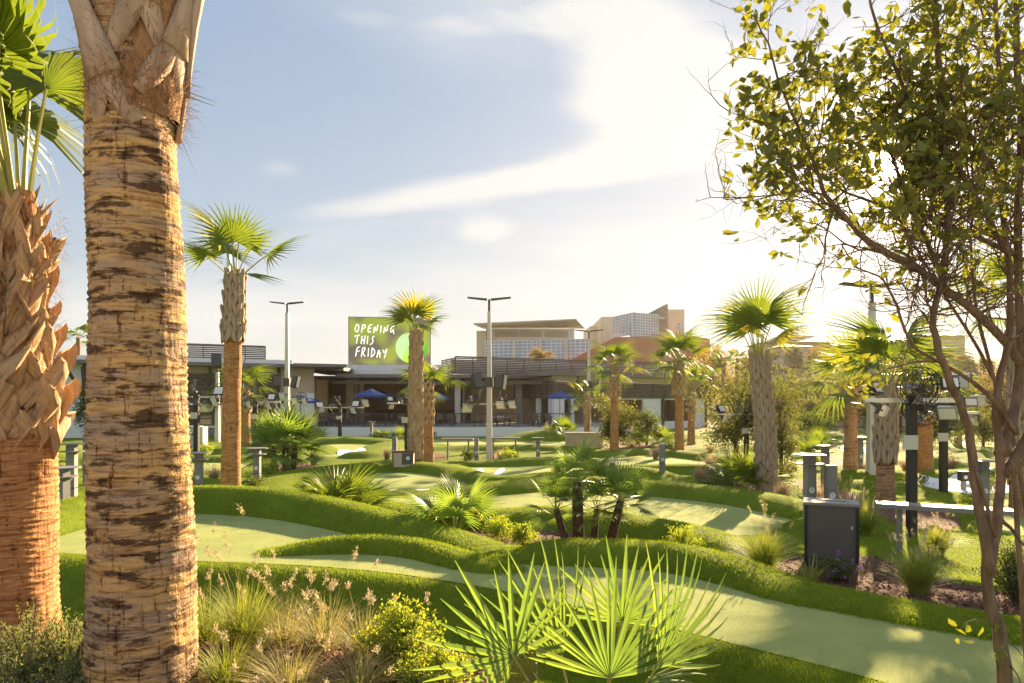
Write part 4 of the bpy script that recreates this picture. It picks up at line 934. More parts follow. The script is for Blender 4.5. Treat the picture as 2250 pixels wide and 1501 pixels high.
for az, el, k in ((178, 80, .85), (-8, 84, .85), (25, 80, .9), (70, 74, .9), (110, 70, 1.0), (150, 76, .95), (165, 78, .85), (180, 82, .95), (172, 70, .75), (60, 60, .9), (40, 66, .8), (90, 62, .9), (130, 58, .85)):
    place('frond', lf[int(abs(az)) % 3], t, (.06 + .05 * math.cos(R(az + 90)), .05 * math.sin(R(az + 90)), 2.5), (R(el), 0, R(az)), k)
# --- middle distance palms
BT = boot_mesh('leaf_base', 1.0, .2, .5, .10, .30, .2, M['boot_grey'], .1, .12, (.12, .18)); BT2 = boot_mesh('leaf_base', 1.0, .17, .48, .09, .30, .2, M['boot'], .1, .15, (.12, .18))
def mpalm(label, px, py, d, hub_y, r, boot_y0, style, n, el0, el1, sc=1.0, bend_px=0, far=False, rows=0, per=7, bark='bark_far', boots_to=None, crs=0, sz=1.0, rb=1.1, lift=0.0):
    """px,py: foot in the photo; hub_y: photo row of the crown's hub; boot_y0: row where the leaf bases begin"""
    b = P(px, py, d); b.z = gz(b.x, d) - .05
    H = CAMZ - (hub_y - HZ) / F * d - b.z; zb = max(0.0, CAMZ - (boot_y0 - HZ) / F * d - b.z); bx = bend_px / F * d
    t = thing('palm_tree', label, 'palm tree', b, group='palms')
    lathe_trunk('trunk', H, r * 1.05, r * .85, M[bark], t, 20 if far else 28, 50 if far else 110, r * .02, int(px), (bx, 0), r * .15, 0, .07)
    if rows:
        o_ = lathe_trunk('fibre_sheath', H + .05, r * 1.12 if zb > .3 else r * 1.1, r * .9, M['fibre'], t, 18, 24, r * .04, int(px) + 1, (bx, 0), 0, zb)
        if zb > 0.3:
            for v in o_.data.vertices:
                q = (v.co.z / H) ** 2; dx_ = bx * (q - ((v.co.z - zb) / max(H - zb, .01)) ** 2); v.co.x += dx_
        boots(t, BT if not far else BT2, zb, H - .12, rows, per, r * rb, r * .95, (bx, 0), H, int(px), parts=not far, sz=sz)
    crown(t, H, max(8, round(n * .78)), style, el0, el1, sc * .93, r * .5, int(px) + crs, (bx, 0))
    return t
mpalm('tall palm with smooth orange trunk rising behind the near turf rim', 507, 1075, 14, 610, .185, 748, 'stiff', 10, 86, 22, 1.05, 10, rows=9, per=6, bark='bark_orange', rb=1.15)
mpalm('palm sheathed in leaf bases to the ground in front of the billboard', 913, 1005, 26, 738, .235, 1005, 'far', 9, 88, 48, 1.15, 2, far=True, rows=24, per=7, sz=1.25)
mpalm('shorter palm tucked close behind the billboard palm', 941, 990, 29, 850, .22, 930, 'far', 13, 80, -5, 1.05, 0, far=True, rows=6, per=6, bark='bark_orange')
mpalm('palm with pruned crown in front of the left wing louvres', 538, 975, 39, 858, .33, 905, 'far', 13, 75, 0, 1.4, -4, far=True, rows=6, per=7, bark='bark_orange')
mpalm('slim palm with orange trunk rising through the pale bushy tree', 1350, 985, 33, 806, .19, 870, 'far', 18, 85, -15, 1.15, 0, far=True, rows=8, per=6, bark='bark_orange', rb=1.35)
mpalm('slim palm with orange trunk before the end of the right wing', 1493, 985, 33, 796, .21, 868, 'far', 20, 85, -15, 1.3, -2, far=True, rows=8, per=6, bark='bark_orange', rb=1.35)
mpalm('small palm close behind the slim palm by the right wing', 1519, 952, 42, 846, .22, 905, 'far', 14, 80, -10, 1.2, 0, far=True, rows=5, per=6, bark='bark_orange', rb=1.3)
mpalm('leaning palm with crisscross leaf bases down to the ground', 1684, 1080, 17, 792, .215, 1080, 'droop', 13, 89, 60, 1.2, -18, rows=20, per=7, sz=1.15)
mpalm('palm with crisscross leaf bases over a ringed dark foot beside the fan post', 1945, 1098, 15.5, 862, .19, 1012, 'droop', 11, 89, 46, 1.25, 4, rows=9, per=6, sz=1.3, rb=1.2)
mpalm('palm with bushy drooping crown and bare reddish trunk', 1869, 1030, 22, 850, .21, 870, 'far', 14, 80, -20, 1.3, 2, far=True, rows=3, per=6, bark='bark_far', rb=1.3)
mpalm('palm with cut stubs under the crown behind the fan post', 2032, 1018, 24, 872, .26, 915, 'far', 15, 80, 0, 1.3, 0, far=True, rows=4, per=6, bark='bark_orange', rb=1.2)
mpalm('palm sheathed in leaf bases at the foot of the right slope bunkers', 2252, 1062, 14, 700, .25, 1060, 'droop', 12, 85, 20, 1.0, -6, rows=16, per=7, sz=1.2)
mpalm('far palm seen over the white roof at the left end', 172, 940, 75, 742, .25, 800, 'far', 12, 70, -10, 1.5, 0, far=True)
for i, (px, hub, d) in enumerate(((1290, 872, 44), (2105, 905, 40), (1590, 800, 62), (1620, 790, 70))):
    mpalm(('young palm with ragged skirt beside the slim lamp pole', 'small palm with red trunk before the upper slope', 'distant palm on the slope behind the leaning palm', 'distant palm beside the dark hillside tree')[i], px, 960, d, hub, .2, 910, 'far', 12, 75, -15, 1.0 + .1 * (i > 1), 0, far=True, rows=5, per=6)
# --- trunkless palmettos and clumping fan palms
PM = [fan_mesh('frond', 24, .62, 250, .12, .36, .55, s, .25, [M['frond'], M['petiole']], .1, .008) for s in (31, 32, 33)]
PM2 = [fan_mesh('frond', 24, .46, 240, .10, .38, .55, s, .2, [M['frond_fg'], M['petiole']], .15, .007) for s in (34, 35)]
def palmetto(label, loc, n, el0, el1, sc, meshes, seed, group='palmettos'):
    t = thing('palmetto', label, 'palmetto', loc, group=group); r = random.Random(seed)
    for i in range(n):
        f = (i + .5) / n; az = i * 2.39996 + r.uniform(-.3, .3); el = el1 + (el0 - el1) * f + r.uniform(-8, 8)
        place('frond', r.choice(meshes), t, (-.04 * math.sin(az), .04 * math.cos(az), .02), (R(el), r.uniform(-.3, .3), az), sc * r.uniform(.85, 1.1))
    return t
def at_d(px, d): return on(px, d)
palmetto('broad leafy palmetto just behind the near turf rim', at_d(750, 12.6), 24, 82, 12, 1.05, PM, 2)
palmetto('open bright palmetto in the mulch beside low flowering shrubs', at_d(1000, 10.4), 12, 80, 18, 1.0, PM2, 5)
palmetto('palmetto at the foot of the leaning palm', at_d(1632, 17.5), 18, 85, 15, 1.1, PM, 6)
for i, (px, d) in enumerate(((835, 47), (885, 46), (1405, 38), (640, 46), (1795, 38), (1240, 47), (1780, 33), (1470, 40))):
    palmetto(('small palmetto against the terrace wall', 'small palmetto against the terrace wall', 'low palmetto beside the slim palm and round shrub', 'small palmetto against the terrace wall', 'yellowish palmetto beside the far bunkers', 'small palmetto against the terrace wall', 'young palmetto in front of the far bunkers', 'low palmetto at the foot of the right wing')[i], at_d(px, d), 10, 80, 15, 1.0 + .2 * (i > 1), PM, 20 + i, 'small palmettos')
def clump(label, spec, seed, sc=1.0):
    base = spec[0][0].copy(); t = thing('fan_palm', label, 'fan palm', base, group='clumping fan palms'); r = random.Random(seed)
    for foot, top, rad, n, s in spec:
        a, b = foot - base, top - base
        mid = (a + b) / 2 + Vector((0, 0, 0)); MB().tube([a - Vector((0, 0, .05)), a.lerp(b, .3), mid, a.lerp(b, .8), b], [rad, rad * 1.08, rad * 1.05, rad, rad * .8], 12).build('trunk', M['trunk_dark'], t, True)
        for i in range(n):
            f = (i + .5) / n; az = i * 2.39996 + r.uniform(-.3, .3); el = -25 + 110 * f + r.uniform(-10, 10)
            place('frond', r.choice(FR['small']), t, b + Vector((-.02 * math.sin(az), .02 * math.cos(az), -.03 + .05 * f)), (R(el), r.uniform(-.4, .4), az), s * r.uniform(.85, 1.15))
    return t
def cl(px, d, topx, topy, rad, n, s): return (on(px, d), P(topx, topy, d), rad, n, s)
clump('clump of four shaggy fan palms behind the second turf rim', [cl(1272, 9.4, 1268, 1060, .075, 22, .95), cl(1247, 9.3, 1222, 1118, .05, 15, .82), cl(1303, 9.5, 1312, 1118, .045, 13, .75), cl(1338, 9.4, 1364, 1100, .06, 19, .9)], 3)
clump('clump of fan palms with reddish trunks beside the mounds on the left', [cl(628, 22, 628, 985, .12, 30, 2.3), cl(606, 22.3, 598, 983, .1, 24, 1.9), cl(642, 22.4, 648, 980, .1, 22, 1.9)], 4)
# --- the palmetto in the foreground: every leaf placed
t = thing('palmetto', 'large bright palmetto with stiff pleated fans below the lawn edge', 'palmetto', (P(1300, 0, 2.75).x, 2.75, gz(P(1300, 0, 2.75).x, 2.75)), group='palmettos')
fo = Vector(t.location)
def fg_leaf(px, py, d, rad_px, lean, tilt, yaw, spread, n, seed, mat='frond_fg', droop=.08):
    me = fan_mesh('frond', n, rad_px / F * d, spread, droop, .23, 0, seed, .25, [M[mat], M['petiole']], .05, .006, sag=0, fold=.36, wmul=1.65, jit=.3)
    hub = P(px, py, d); o = bpy.data.objects.new('frond', me); COL.objects.link(o); o.parent = t
    o.matrix_local = Matrix.Translation(hub - fo) @ Matrix.Rotation(R(yaw), 4, 'Z') @ Matrix.Rotation(R(90 + tilt), 4, 'X') @ Matrix.Rotation(R(lean), 4, 'Z')
    h = hub - fo; p0 = Vector((random.uniform(-.04, .04), random.uniform(-.04, .04), 0))
    MB().tube([p0, p0.lerp(h, .5) + Vector((0, .02, -.03)), h, h + (h - p0).normalized() * .03], [.009, .007, .005, .003], 6).build('petiole', M['petiole'], t, True)
fg_leaf(1128, 1442, 2.4, 235, 48, -4, 10, 240, 18, 41)
fg_leaf(1340, 1490, 2.3, 265, 2, -14, -4, 165, 17, 42)
fg_leaf(1232, 1450, 2.75, 280, 22, 12, 35, 95, 12, 43, 'frond_fg')
fg_leaf(1368, 1366, 3.0, 180, -2, -2, -10, 190, 17, 44)
fg_leaf(1446, 1458, 2.5, 300, -52, 8, 30, 120, 15, 45)
fg_leaf(1180, 1490, 2.5, 210, 70, -60, 0, 150, 16, 46, 'frond_y', .3)
fg_leaf(1420, 1500, 2.5, 190, -110, -55, 0, 120, 14, 47, 'frond_fg', .3)
# ------------------------------------------------------------------ shrubs, grasses, trees
M['leaf_tree'] = pmat('oak_leaf', (.13, .14, .035), (.075, .09, .024), 5, .45, transl=.42, spec=.4, tcol=(2.2, 2.0, .5))
M['twig'] = pmat('tree_bark', (.17, .115, .08), (.085, .055, .038), 22, .9, .9, 60, stretch=(1, 1, .25))
M['leaf_lime'] = pmat('lime_shrub_leaf', (.26, .30, .05), (.17, .22, .035), 6, .6, transl=.45, tcol=(1.8, 1.7, .5))
M['leaf_sage'] = pmat('sage_shrub_leaf', (.25, .27, .12), (.14, .165, .07), 6, .7, transl=.35, tcol=(1.6, 1.5, .7))
M['leaf_olive'] = pmat('olive_tree_leaf', (.15, .15, .055), (.09, .095, .038), 1.2, .6, transl=.4, tcol=(1.6, 1.6, .7))
M['leaf_dark'] = pmat('dark_shrub_leaf', (.09, .115, .035), (.05, .07, .022), 5, .6, transl=.35, tcol=(2.0, 1.9, .6))
M['leaf_dry'] = pmat('dry_hill_leaf', (.25, .18, .06), (.14, .11, .04), .5, .8, transl=.35, tcol=(1.7, 1.5, .7))
M['straw'] = pmat('straw_grass', (.38, .33, .15), (.26, .24, .09), 8, .7, transl=.4, tcol=(1.2, 1.2, .8))
M['grass_g'] = pmat('clump_grass', (.26, .29, .07), (.15, .19, .045), 8, .65, transl=.4, tcol=(1.6, 1.5, .6))
M['plume'] = pmat('grass_plume', (.46, .39, .27), (.33, .27, .17), 20, .9, transl=.45, tcol=(1.1, 1.1, .95))
M['purple'] = pmat('purple_flower', (.40, .16, .55), (.30, .11, .45), 20, .7, transl=.3, tcol=(1.2, 1.2, 1.2))
M['pinkgrass'] = pmat('muhly_grass', (.36, .27, .20), (.24, .19, .13), 9, .8, transl=.4, tcol=(1.2, 1.15, .95))
def leaves_np(P_, size, seed, asp=.5, up=.0, sizevar=.35):
    """leaf-shaped faces (kite of 2 triangles folded on the midrib) at points P_ (n,3)"""
    r = np.random.default_rng(seed); n = len(P_); d = r.normal(0, 1, (n, 3)); d[:, 2] += up; d /= np.linalg.norm(d, axis=1)[:, None]
    q = r.normal(0, 1, (n, 3)); s = np.cross(d, q); s /= np.linalg.norm(s, axis=1)[:, None] + 1e-9; nn = np.cross(d, s)
    L = size * (1 - sizevar / 2 + sizevar * r.random((n, 1))); w = L * asp / 2
    a = P_; b = P_ + d * L * .6 + s * w + nn * w * .3; c = P_ + d * L; e = P_ + d * L * .6 - s * w + nn * w * .3; a2 = P_ + d * L * .25
    b0 = P_ + d * L * .25 + s * w * .65 + nn * w * .15; e0 = P_ + d * L * .25 - s * w * .65 + nn * w * .15
    V = np.stack([a, b0, b, c, e, e0], 1).reshape(-1, 3); i = np.arange(n)[:, None] * 6
    F4 = np.concatenate([i + np.array([[0, 1, 2, 3]]), i + np.array([[0, 3, 4, 5]])], 1).reshape(-1, 4)
    return V, F4
def leaf_part(name, pts, size, seed, mat, parent, asp=.5, up=0.0):
    V, F4 = leaves_np(np.asarray(pts, float), size, seed, asp, up); o = np_obj(name, V, F4, mat, parent); o['kind'] = 'stuff'; return o
def bush(label, cat, loc, rx, h, nst, npl, size, mat, seed, name='shrub', group=None, asp=.5, flowers=0, shape=1.0, stem=True, up=.4):
    t = thing(name, label, cat, loc, group=group); r = np.random.default_rng(seed); mb = MB(); pts = []
    for i in range(nst):
        a = r.random() * 6.283; f = math.sqrt(r.random()); top = Vector((math.cos(a) * rx * f * r.uniform(.7, 1.1), math.sin(a) * rx * f * r.uniform(.7, 1.1), h * (1 - .55 * f ** 2 * shape) * r.uniform(.75, 1.1)))
        mid = Vector((top.x * .45, top.y * .45, top.z * .55)); b = Vector((top.x * .08, top.y * .08, -.02))
        if stem: mb.tube([b, mid, top], [.006 + h * .004, .004 + h * .002, .002], 4)
        for k in range(npl):
            q = .25 + .75 * r.random() ** .7; p = mid.lerp(top, (q - .5) * 2) if q > .5 else b.lerp(mid, q * 2)
            pts.append(np.array(p) + r.normal(0, size * .9, 3))
    if stem and mb.v: mb.build('stems', M['twig'], t)['kind'] = 'stuff'
    pts = np.array(pts); pts[:, 2] = np.maximum(pts[:, 2], .01)
    leaf_part('foliage', pts, size, seed, mat, t, asp, up)
    if flowers:
        fl = []
        for p in pts[r.choice(len(pts), flowers)]:
            c = p + np.array([0, -.01, .03]) + r.normal(0, .02, 3)
            fl += [c + r.normal(0, .012, 3) for _ in range(9)]
        leaf_part('flowers', fl, .022, seed + 1, M['purple'], t, .8)
    return t
def grass(label, loc, n, h, spread, mat, seed, nplume=0, name='ornamental_grass', w=.004, group='ornamental grasses', plume_mat='plume', hp=1.0):
    t = thing(name, label, 'grass clump', loc, group=group); r = np.random.default_rng(seed)
    def blades(n, h, spread, w, upright):
        a = r.random(n) * 6.283; out = spread * np.abs(r.normal(.55, .3, n)); L = h * (.55 + .5 * r.random(n)); o = np.stack([np.cos(a), np.sin(a)], 1); sd_ = np.stack([-np.sin(a), np.cos(a)], 1) * w
        base = o * (spread * .16 * r.random((n, 1))) + r.normal(0, spread * .04, (n, 2)); K = [0, .3, .6, .85, 1.0]; rows = []
        for q in K:
            xy = base + o * (out * q ** upright)[:, None]; z = L * (q * 1.25 - .42 * q ** 3 * (out / spread)); ww = (1 - q) ** .6 * 1.0 + .06
            rows += [np.concatenate([xy - sd_ * ww, z[:, None] - .02], 1), np.concatenate([xy + sd_ * ww, z[:, None] - .02], 1)]
        V = np.stack(rows, 1).reshape(-1, 3); i = np.arange(n)[:, None] * 10
        F4 = np.concatenate([i + np.array([[2 * k, 2 * k + 1, 2 * k + 3, 2 * k + 2]]) for k in range(4)], 1).reshape(-1, 4); return V, F4, np.concatenate([base + o * out[:, None], (L * (1.25 - .42 * out / spread))[:, None] - .02], 1), o
    V, F4, _, _ = blades(n, h, spread, w, 1.8); np_obj('blades', V, F4, M[mat], t)['kind'] = 'stuff'
    if nplume:
        V, F4, tips, o = blades(nplume, h * 1.45 * hp, spread * .9, w * .55, 2.2); np_obj('stalks', V, F4, M['straw'], t)['kind'] = 'stuff'
        pts = []
        for tp, oo in zip(tips, o):
            for k in range(34):
                f = r.random(); pts.append(tp - np.array([oo[0] * .35, oo[1] * .35, .75]) * f * h * .22 + r.normal(0, .005, 3))
        leaf_part('plumes', pts, .022, seed + 5, M[plume_mat], t, .22, 1.2)
    return t
def gp(px, d): return on(px, d)
# foreground
for i, (px, d, n, h, s, mt, npl) in enumerate(((455, 4.1, 420, .33, .38, 'grass_g', 9), (535, 3.95, 560, .36, .44, 'grass_g', 14), (625, 4.0, 300, .28, .42, 'straw', 11), (710, 3.85, 300, .27, .42, 'straw', 12), (800, 3.75, 240, .24, .38, 'straw', 11), (500, 3.35, 420, .22, .34, 'grass_g', 6), (640, 3.25, 340, .21, .36, 'straw', 8), (790, 3.25, 280, .2, .34, 'straw', 8))):
    grass(('straw coloured grass clump against the big trunk', 'green and gold grass clump with tall plumes beside the big trunk', 'straw grass clump between the plumed clump and the arching one', 'arching straw grass clump with bent plumes', 'dry grass clump beside the lime shrub', 'low green grass clump in front of the plumed clump', 'low straw grass clump at the bank edge', 'thin straw grass in front of the lime shrub')[i], gp(px, d), n, h, s, mt, 50 + i, npl, w=.0026, hp=1.35 if i < 5 else .9)
bush('lime green feathery shrub beside the palmetto', 'shrub', gp(885, 3.6), .25, .34, 60, 90, .022, M['leaf_lime'], 61)
bush('lower lime shrub half hidden by the palmetto fans', 'shrub', gp(950, 3.3), .2, .26, 34, 80, .022, M['leaf_lime'], 62)
for i, (px, d, rx, h) in enumerate(((60, 3.3, .30, .42), (140, 3.25, .26, .36), (15, 3.0, .25, .28), (185, 3.1, .2, .26))):
    bush(('grey green needle leaved shrub at the foot of the edge palm', 'grey green shrub between the two near trunks', 'low grey green shrub before the edge palm', 'small grey green shrub against the big trunk')[i], 'shrub', gp(px, d), rx, h, 60, 70, .02, M['leaf_sage'], 70 + i, asp=.28, up=.9)
bush('small purple flowered plant at the lawn edge below the palmetto', 'flower', gp(1592, 3.0), .07, .12, 10, 14, .03, M['leaf_dark'], 77, 'flowering_plant', flowers=9)
bush('tiny purple flowered plant in the front mulch', 'flower', gp(1640, 2.8), .06, .08, 9, 14, .03, M['leaf_dark'], 78, 'flowering_plant', flowers=8)
# beds
for i, (px, d, rx, h) in enumerate(((1098, 9.9, .28, .34), (1150, 9.6, .22, .28), (960, 11.2, .3, .2), (1040, 10.9, .2, .2))):
    bush(('leafy yellow green shrub right of the open palmetto', 'smaller yellow green shrub at the end of the mulch', 'low ground cover behind the near turf rim', 'ground cover under the open palmetto')[i], 'shrub', gp(px, d), rx, h, 40, 34, .035, M['leaf_lime'], 80 + i, asp=.6, stem=False)
bush('bright lime fern like shrub behind the second rim', 'shrub', gp(1495, 8.9), .36, .40, 60, 50, .03, M['leaf_lime'], 85, asp=.35, up=.8)
bush('bright lime shrub beside the reddish fan palms', 'shrub', gp(588, 20.5), .55, .75, 50, 30, .06, M['leaf_lime'], 86)
grass('tall pale grass clump left of the bin with long plumes', gp(1678, 8.1), 700, .5, .5, 'grass_g', 90, 16, w=.004)
grass('rounded grass clump with fine plumes right of the bin', gp(2015, 7.2), 900, .46, .46, 'grass_g', 91, 30, w=.0035)
grass('grass clump with feathery plumes under the counter', gp(2060, 9.3), 500, .4, .42, 'grass_g', 92, 24, w=.004)
grass('grass clump beside the ringed foot of the palm', gp(1900, 11), 520, .5, .5, 'grass_g', 93, 20, w=.005)
grass('sparse dark bladed yucca in front of the bin', gp(1778, 7.4), 60, .34, .36, 'grass_g', 94, 0, w=.006, name='yucca')
bush('purple flowering lantana at the foot of the bin', 'flower', gp(1845, 7.7), .3, .26, 34, 26, .035, M['leaf_dark'], 95, 'flowering_plant', asp=.6, flowers=26)
bush('bushy green shrub beside the slender tree stems', 'shrub', gp(2235, 6.9), .35, .62, 60, 60, .03, M['leaf_dark'], 96)
bush('grey dry shrub on the mulch near the counter', 'shrub', gp(2045, 8.6), .25, .26, 30, 40, .022, M['leaf_sage'], 97, asp=.3)
for i, (px, d) in enumerate(((1840, 12.5), (1800, 13.5), (1870, 12.0), (1720, 16), (1540, 19.5), (1440, 30), (1390, 34), (1560, 26), (1100, 29.5), (880, 26), (470, 21), (435, 22), (690, 26), (1900, 24), (2090, 26), (1990, 25), (1560, 31), (850, 30))):
    grass('pinkish muhly grass tuft scattered through the course beds', gp(px, d), 260, .5, .5, 'pinkgrass', 100 + i, 12, w=.008, group='muhly grass tufts', name='muhly_grass')
for i, (px, d) in enumerate(((560, 18), (600, 13.5), (640, 12.9), (1570, 21), (1600, 19.5), (1120, 28), (1470, 34), (1730, 24), (1800, 26), (2010, 20), (2180, 19), (450, 33), (1290, 42), (1400, 42), (2140, 15), (940, 47), (1210, 48), (700, 48), (1030, 30))):
    bush(('low dark green shrub dotted along the course beds', 'low grey green shrub dotted along the course beds', 'low lime green shrub dotted along the course beds')[i % 3], 'shrub', gp(px, d), .16 + d * .012, .14 + d * .014, 26, 22, .022 + d * .0022, M[('leaf_dark', 'leaf_sage', 'leaf_lime')[i % 3]], 130 + i, group='low shrubs', stem=False)
# trees of the middle distance
def tree(label, loc, H, rx, rz, cz, n, size, mat, seed, tr=.08, name='tree', group=None, gaps=.5, nb=26):
    t = thing(name, label, 'tree', loc, group=group); r = np.random.default_rng(seed); mb = MB(); c = Vector((0, 0, cz))
    mb.tube([(0, 0, -.1), (r.normal(0, .05), r.normal(0, .05), cz * .5), (r.normal(0, .1), r.normal(0, .1), cz)], [tr, tr * .8, tr * .5], 8); pts = []
    for i in range(nb):
        v = r.normal(0, 1, 3); v /= np.linalg.norm(v); f = r.uniform(.55, 1.05); top = Vector((v[0] * rx * f, v[1] * rx * f, cz + v[2] * rz * f)); b = Vector((0, 0, max(cz * r.uniform(.4, 1.0), .1)))
        mid = b.lerp(top, .5) + Vector(r.normal(0, rx * .1, 3)); mb.tube([b, mid, top], [tr * .35, tr * .2, tr * .06], 5)
        k = n // nb; q = r.random(k) ** .6; base = np.array(mid)[None] * (1 - q[:, None]) + np.array(top)[None] * q[:, None]
        pts.append(base + r.normal(0, 1, (k, 3)) * np.array([rx, rx, rz]) * .17 * r.uniform(.6, 1.3))
    mb.build('trunk', M['twig'], t, True); leaf_part('crown', np.concatenate(pts), size, seed, mat, t, .6); return t
tree('sparse olive tree behind the slim palm trunk', gp(1345, 35), 3.2, 1.25, 1.7, 1.9, 5200, .11, M['leaf_olive'], 201)
tree('round green shrub tree before the right wing pillar', gp(1420, 40), 2.2, .95, .75, 1.3, 2600, .1, M['leaf_dark'], 202)
tree('big airy olive tree behind the leaning palm', gp(1618, 25), 3.6, 1.75, 2.0, 2.1, 9500, .085, M['leaf_olive'], 203, .1)
tree('airy olive tree spreading right of the leaning palm', gp(1715, 24), 3.4, .95, 1.9, 1.9, 4200, .085, M['leaf_olive'], 204, .07)
tree('low grey olive tree behind the far bunkers', gp(1810, 48), 3.2, 2.3, 1.1, 2.3, 5000, .14, M['leaf_olive'], 205)
tree('dark round tree behind the cut stub palm', gp(2075, 32), 3, 1.3, 1.3, 1.8, 4000, .11, M['leaf_dark'], 206)
tree('bushy yellow tree on the right before the retaining wall', gp(2160, 40), 3, 1.6, 1.4, 1.7, 4200, .12, M['leaf_olive'], 207)
tree('bright round bush in front of the low olive tree', gp(1790, 42), 2, 1.4, 1.0, 1.0, 2600, .12, M['leaf_dark'], 208)
tree('green bush against the white left end wall', gp(196, 47), 3, 1.1, 1.6, 2.4, 2600, .13, M['leaf_dark'], 209)
r_ = random.Random(5)
for i in range(34):                       # trees on the slope
    px = r_.uniform(1520, 2330); d = r_.uniform(88, 150); b = gp(px, d); H = r_.uniform(3.0, 6.0)
    if 1700 < px < 1830 and d < 140: H = 3
    dry = r_.random() < .6; tree('dry golden oak growing on the hillside' if dry else 'olive green oak growing among the dry ones on the hillside', b, H, H * .6, H * .5, H * .55, 1500, .34, M['leaf_dry' if dry else 'leaf_olive'], 230 + i, .15, group='oaks on the hillside', nb=16)
tree('tall dark hillside tree beside the campus building', gp(1560, 100), 9, 3.6, 4.0, 6.2, 5200, .34, M['leaf_dry'], 280, .2)
tree('rounded bush on the roofline before the campus glass', P(1190, 790, 150), 4, 2.6, 1.5, 1.0, 1800, .3, M['leaf_dry'], 281, .15)
for i in range(24):                       # the belt of trees at the foot of the slope
    px = r_.uniform(1740, 2380); d = r_.uniform(58, 86); H = r_.uniform(4.2, 7.0); dry = r_.random() < .45
    tree('golden tree in the belt at the foot of the slope' if dry else 'olive tree in the belt at the foot of the slope', gp(px, d), H, H * .5, H * .42, H * .6, 2000, .26, M['leaf_dry' if dry else 'leaf_olive'], 300 + i, .14, group='tree belt behind the course', nb=18)
# ------------------------------------------------------------------ the many-stemmed tree in the foreground
tr_base = P(2212, 1560, 3.5); tr_base.z = gz(tr_base.x, tr_base.y) - .04
tt = thing('oak_tree', 'many stemmed small oak with bare twigs and leathery leaves against the sun', 'tree', tr_base)
def TP(px, py, d): return P(px, py, d) - tr_base
stems = [
 ([(2214,1580),(2209,1483),(2196,1396),(2177,1327),(2171,1275),(2170,1195)], [3.5]*6, .042, .022),
 ([(2174,1262),(2157,1136),(2142,1067),(2140,1024),(2133,953),(2115,900),(2083,829),(2056,758),(2051,704),(2061,651),(2072,598),(2085,480),(2080,340),(2060,180),(2050,20),(2045,-120)], [3.5,3.5,3.5,3.5,3.48,3.45,3.4,3.4,3.4,3.4,3.45,3.5,3.55,3.6,3.6,3.6], .028, .008),
 ([(2172,1255),(2187,1180),(2193,1119),(2199,1067),(2196,980),(2187,900),(2198,829),(2212,775),(2222,680),(2212,560),(2200,400),(2205,240),(2190,80),(2185,-120)], [3.5,3.52,3.55,3.6,3.6,3.6,3.6,3.6,3.65,3.7,3.75,3.8,3.8,3.8], .029, .01),
 ([(2196,1000),(2232,900),(2246,800),(2240,680),(2236,500),(2246,300),(2230,100),(2236,-120)], [3.6,3.65,3.7,3.7,3.75,3.8,3.85,3.9], .03, .014),
 ([(2206,1040),(2262,960),(2290,860),(2280,700),(2290,400),(2300,100)], [3.6,3.6,3.6,3.65,3.7,3.7], .03, .014),
 ([(2246,800),(2232,779),(2161,704),(2108,658),(2054,619),(2005,584),(1950,556),(1894,524),(1862,480),(1830,452),(1810,420),(1798,380),(1782,340),(1742,256),(1718,192),(1694,112),(1666,48)], [3.7,3.65,3.55,3.5,3.45,3.4,3.35,3.3,3.3,3.28,3.28,3.27,3.27,3.25,3.25,3.25,3.25], .026, .003),
 ([(1826,452),(1790,436),(1758,400),(1738,368),(1710,340)], [3.28,3.26,3.25,3.24,3.22], .007, .003),
 ([(2236,560),(2150,520),(2070,496),(2030,476),(1970,458),(1910,444),(1838,412),(1806,380)], [3.75,3.65,3.6,3.55,3.5,3.45,3.4,3.35], .016, .004),
 ([(2212,560),(2150,440),(2080,340),(2010,240),(1960,140),(1920,40),(1900,-60)], [3.7,3.65,3.6,3.55,3.5,3.5,3.5], .016, .005),
 ([(2200,400),(2130,300),(2080,200),(2060,90),(2050,-40)], [3.75,3.6,3.5,3.45,3.4], .014, .005),
 ([(2232,953),(2179,872),(2125,829),(2054,793),(2001,758),(1976,687),(1948,626),(1923,601),(1880,585)], [3.6,3.55,3.5,3.45,3.4,3.38,3.36,3.35,3.34], .014, .003),
 ([(2054,793),(1990,800),(1940,812),(1900,838),(1880,850)], [3.42,3.38,3.35,3.32,3.3], .006, .002),
 ([(2072,598),(2030,520),(1990,430),(1960,330),(1900,240),(1850,170)], [3.45,3.5,3.55,3.6,3.6,3.6], .013, .004),
 ([(2262,1500),(2248,1300),(2236,1150),(2222,1000),(2190,860),(2150,720),(2130,560),(2140,400),(2120,220)], [3.7,3.7,3.7,3.7,3.7,3.68,3.66,3.64,3.6], .018, .004),
 ([(2290,1400),(2262,1150),(2228,960),(2170,800),(2110,700),(2040,600),(1990,500),(1960,440)], [3.8,3.8,3.8,3.75,3.7,3.65,3.6,3.6], .016, .003),
 ([(2200,1143),(2225,1165),(2252,1200)], [3.55,3.5,3.45], .012, .006), ([(2140,1024),(2165,1100),(2186,1180)], [3.48,3.46,3.5], .008, .01),
 ([(2196,1396),(2170,1370),(2140,1360),(2105,1385)], [3.5,3.45,3.4,3.35], .004, .0015), ([(2200,1440),(2230,1470),(2260,1540)], [3.5,3.45,3.45], .006, .002), ([(2185,1360),(2205,1395),(2245,1440)], [3.5,3.5,3.5], .006, .002),
 ([(1894,524),(1870,560),(1850,590)], [3.3,3.28,3.26], .004, .0015),
]
trunk_mb, twig_mb = MB(), MB(); rt = random.Random(12); LP = []
def wig(pts, it=1):
    return smooth_poly([tuple(p) for p in pts], it, False)
tips = []
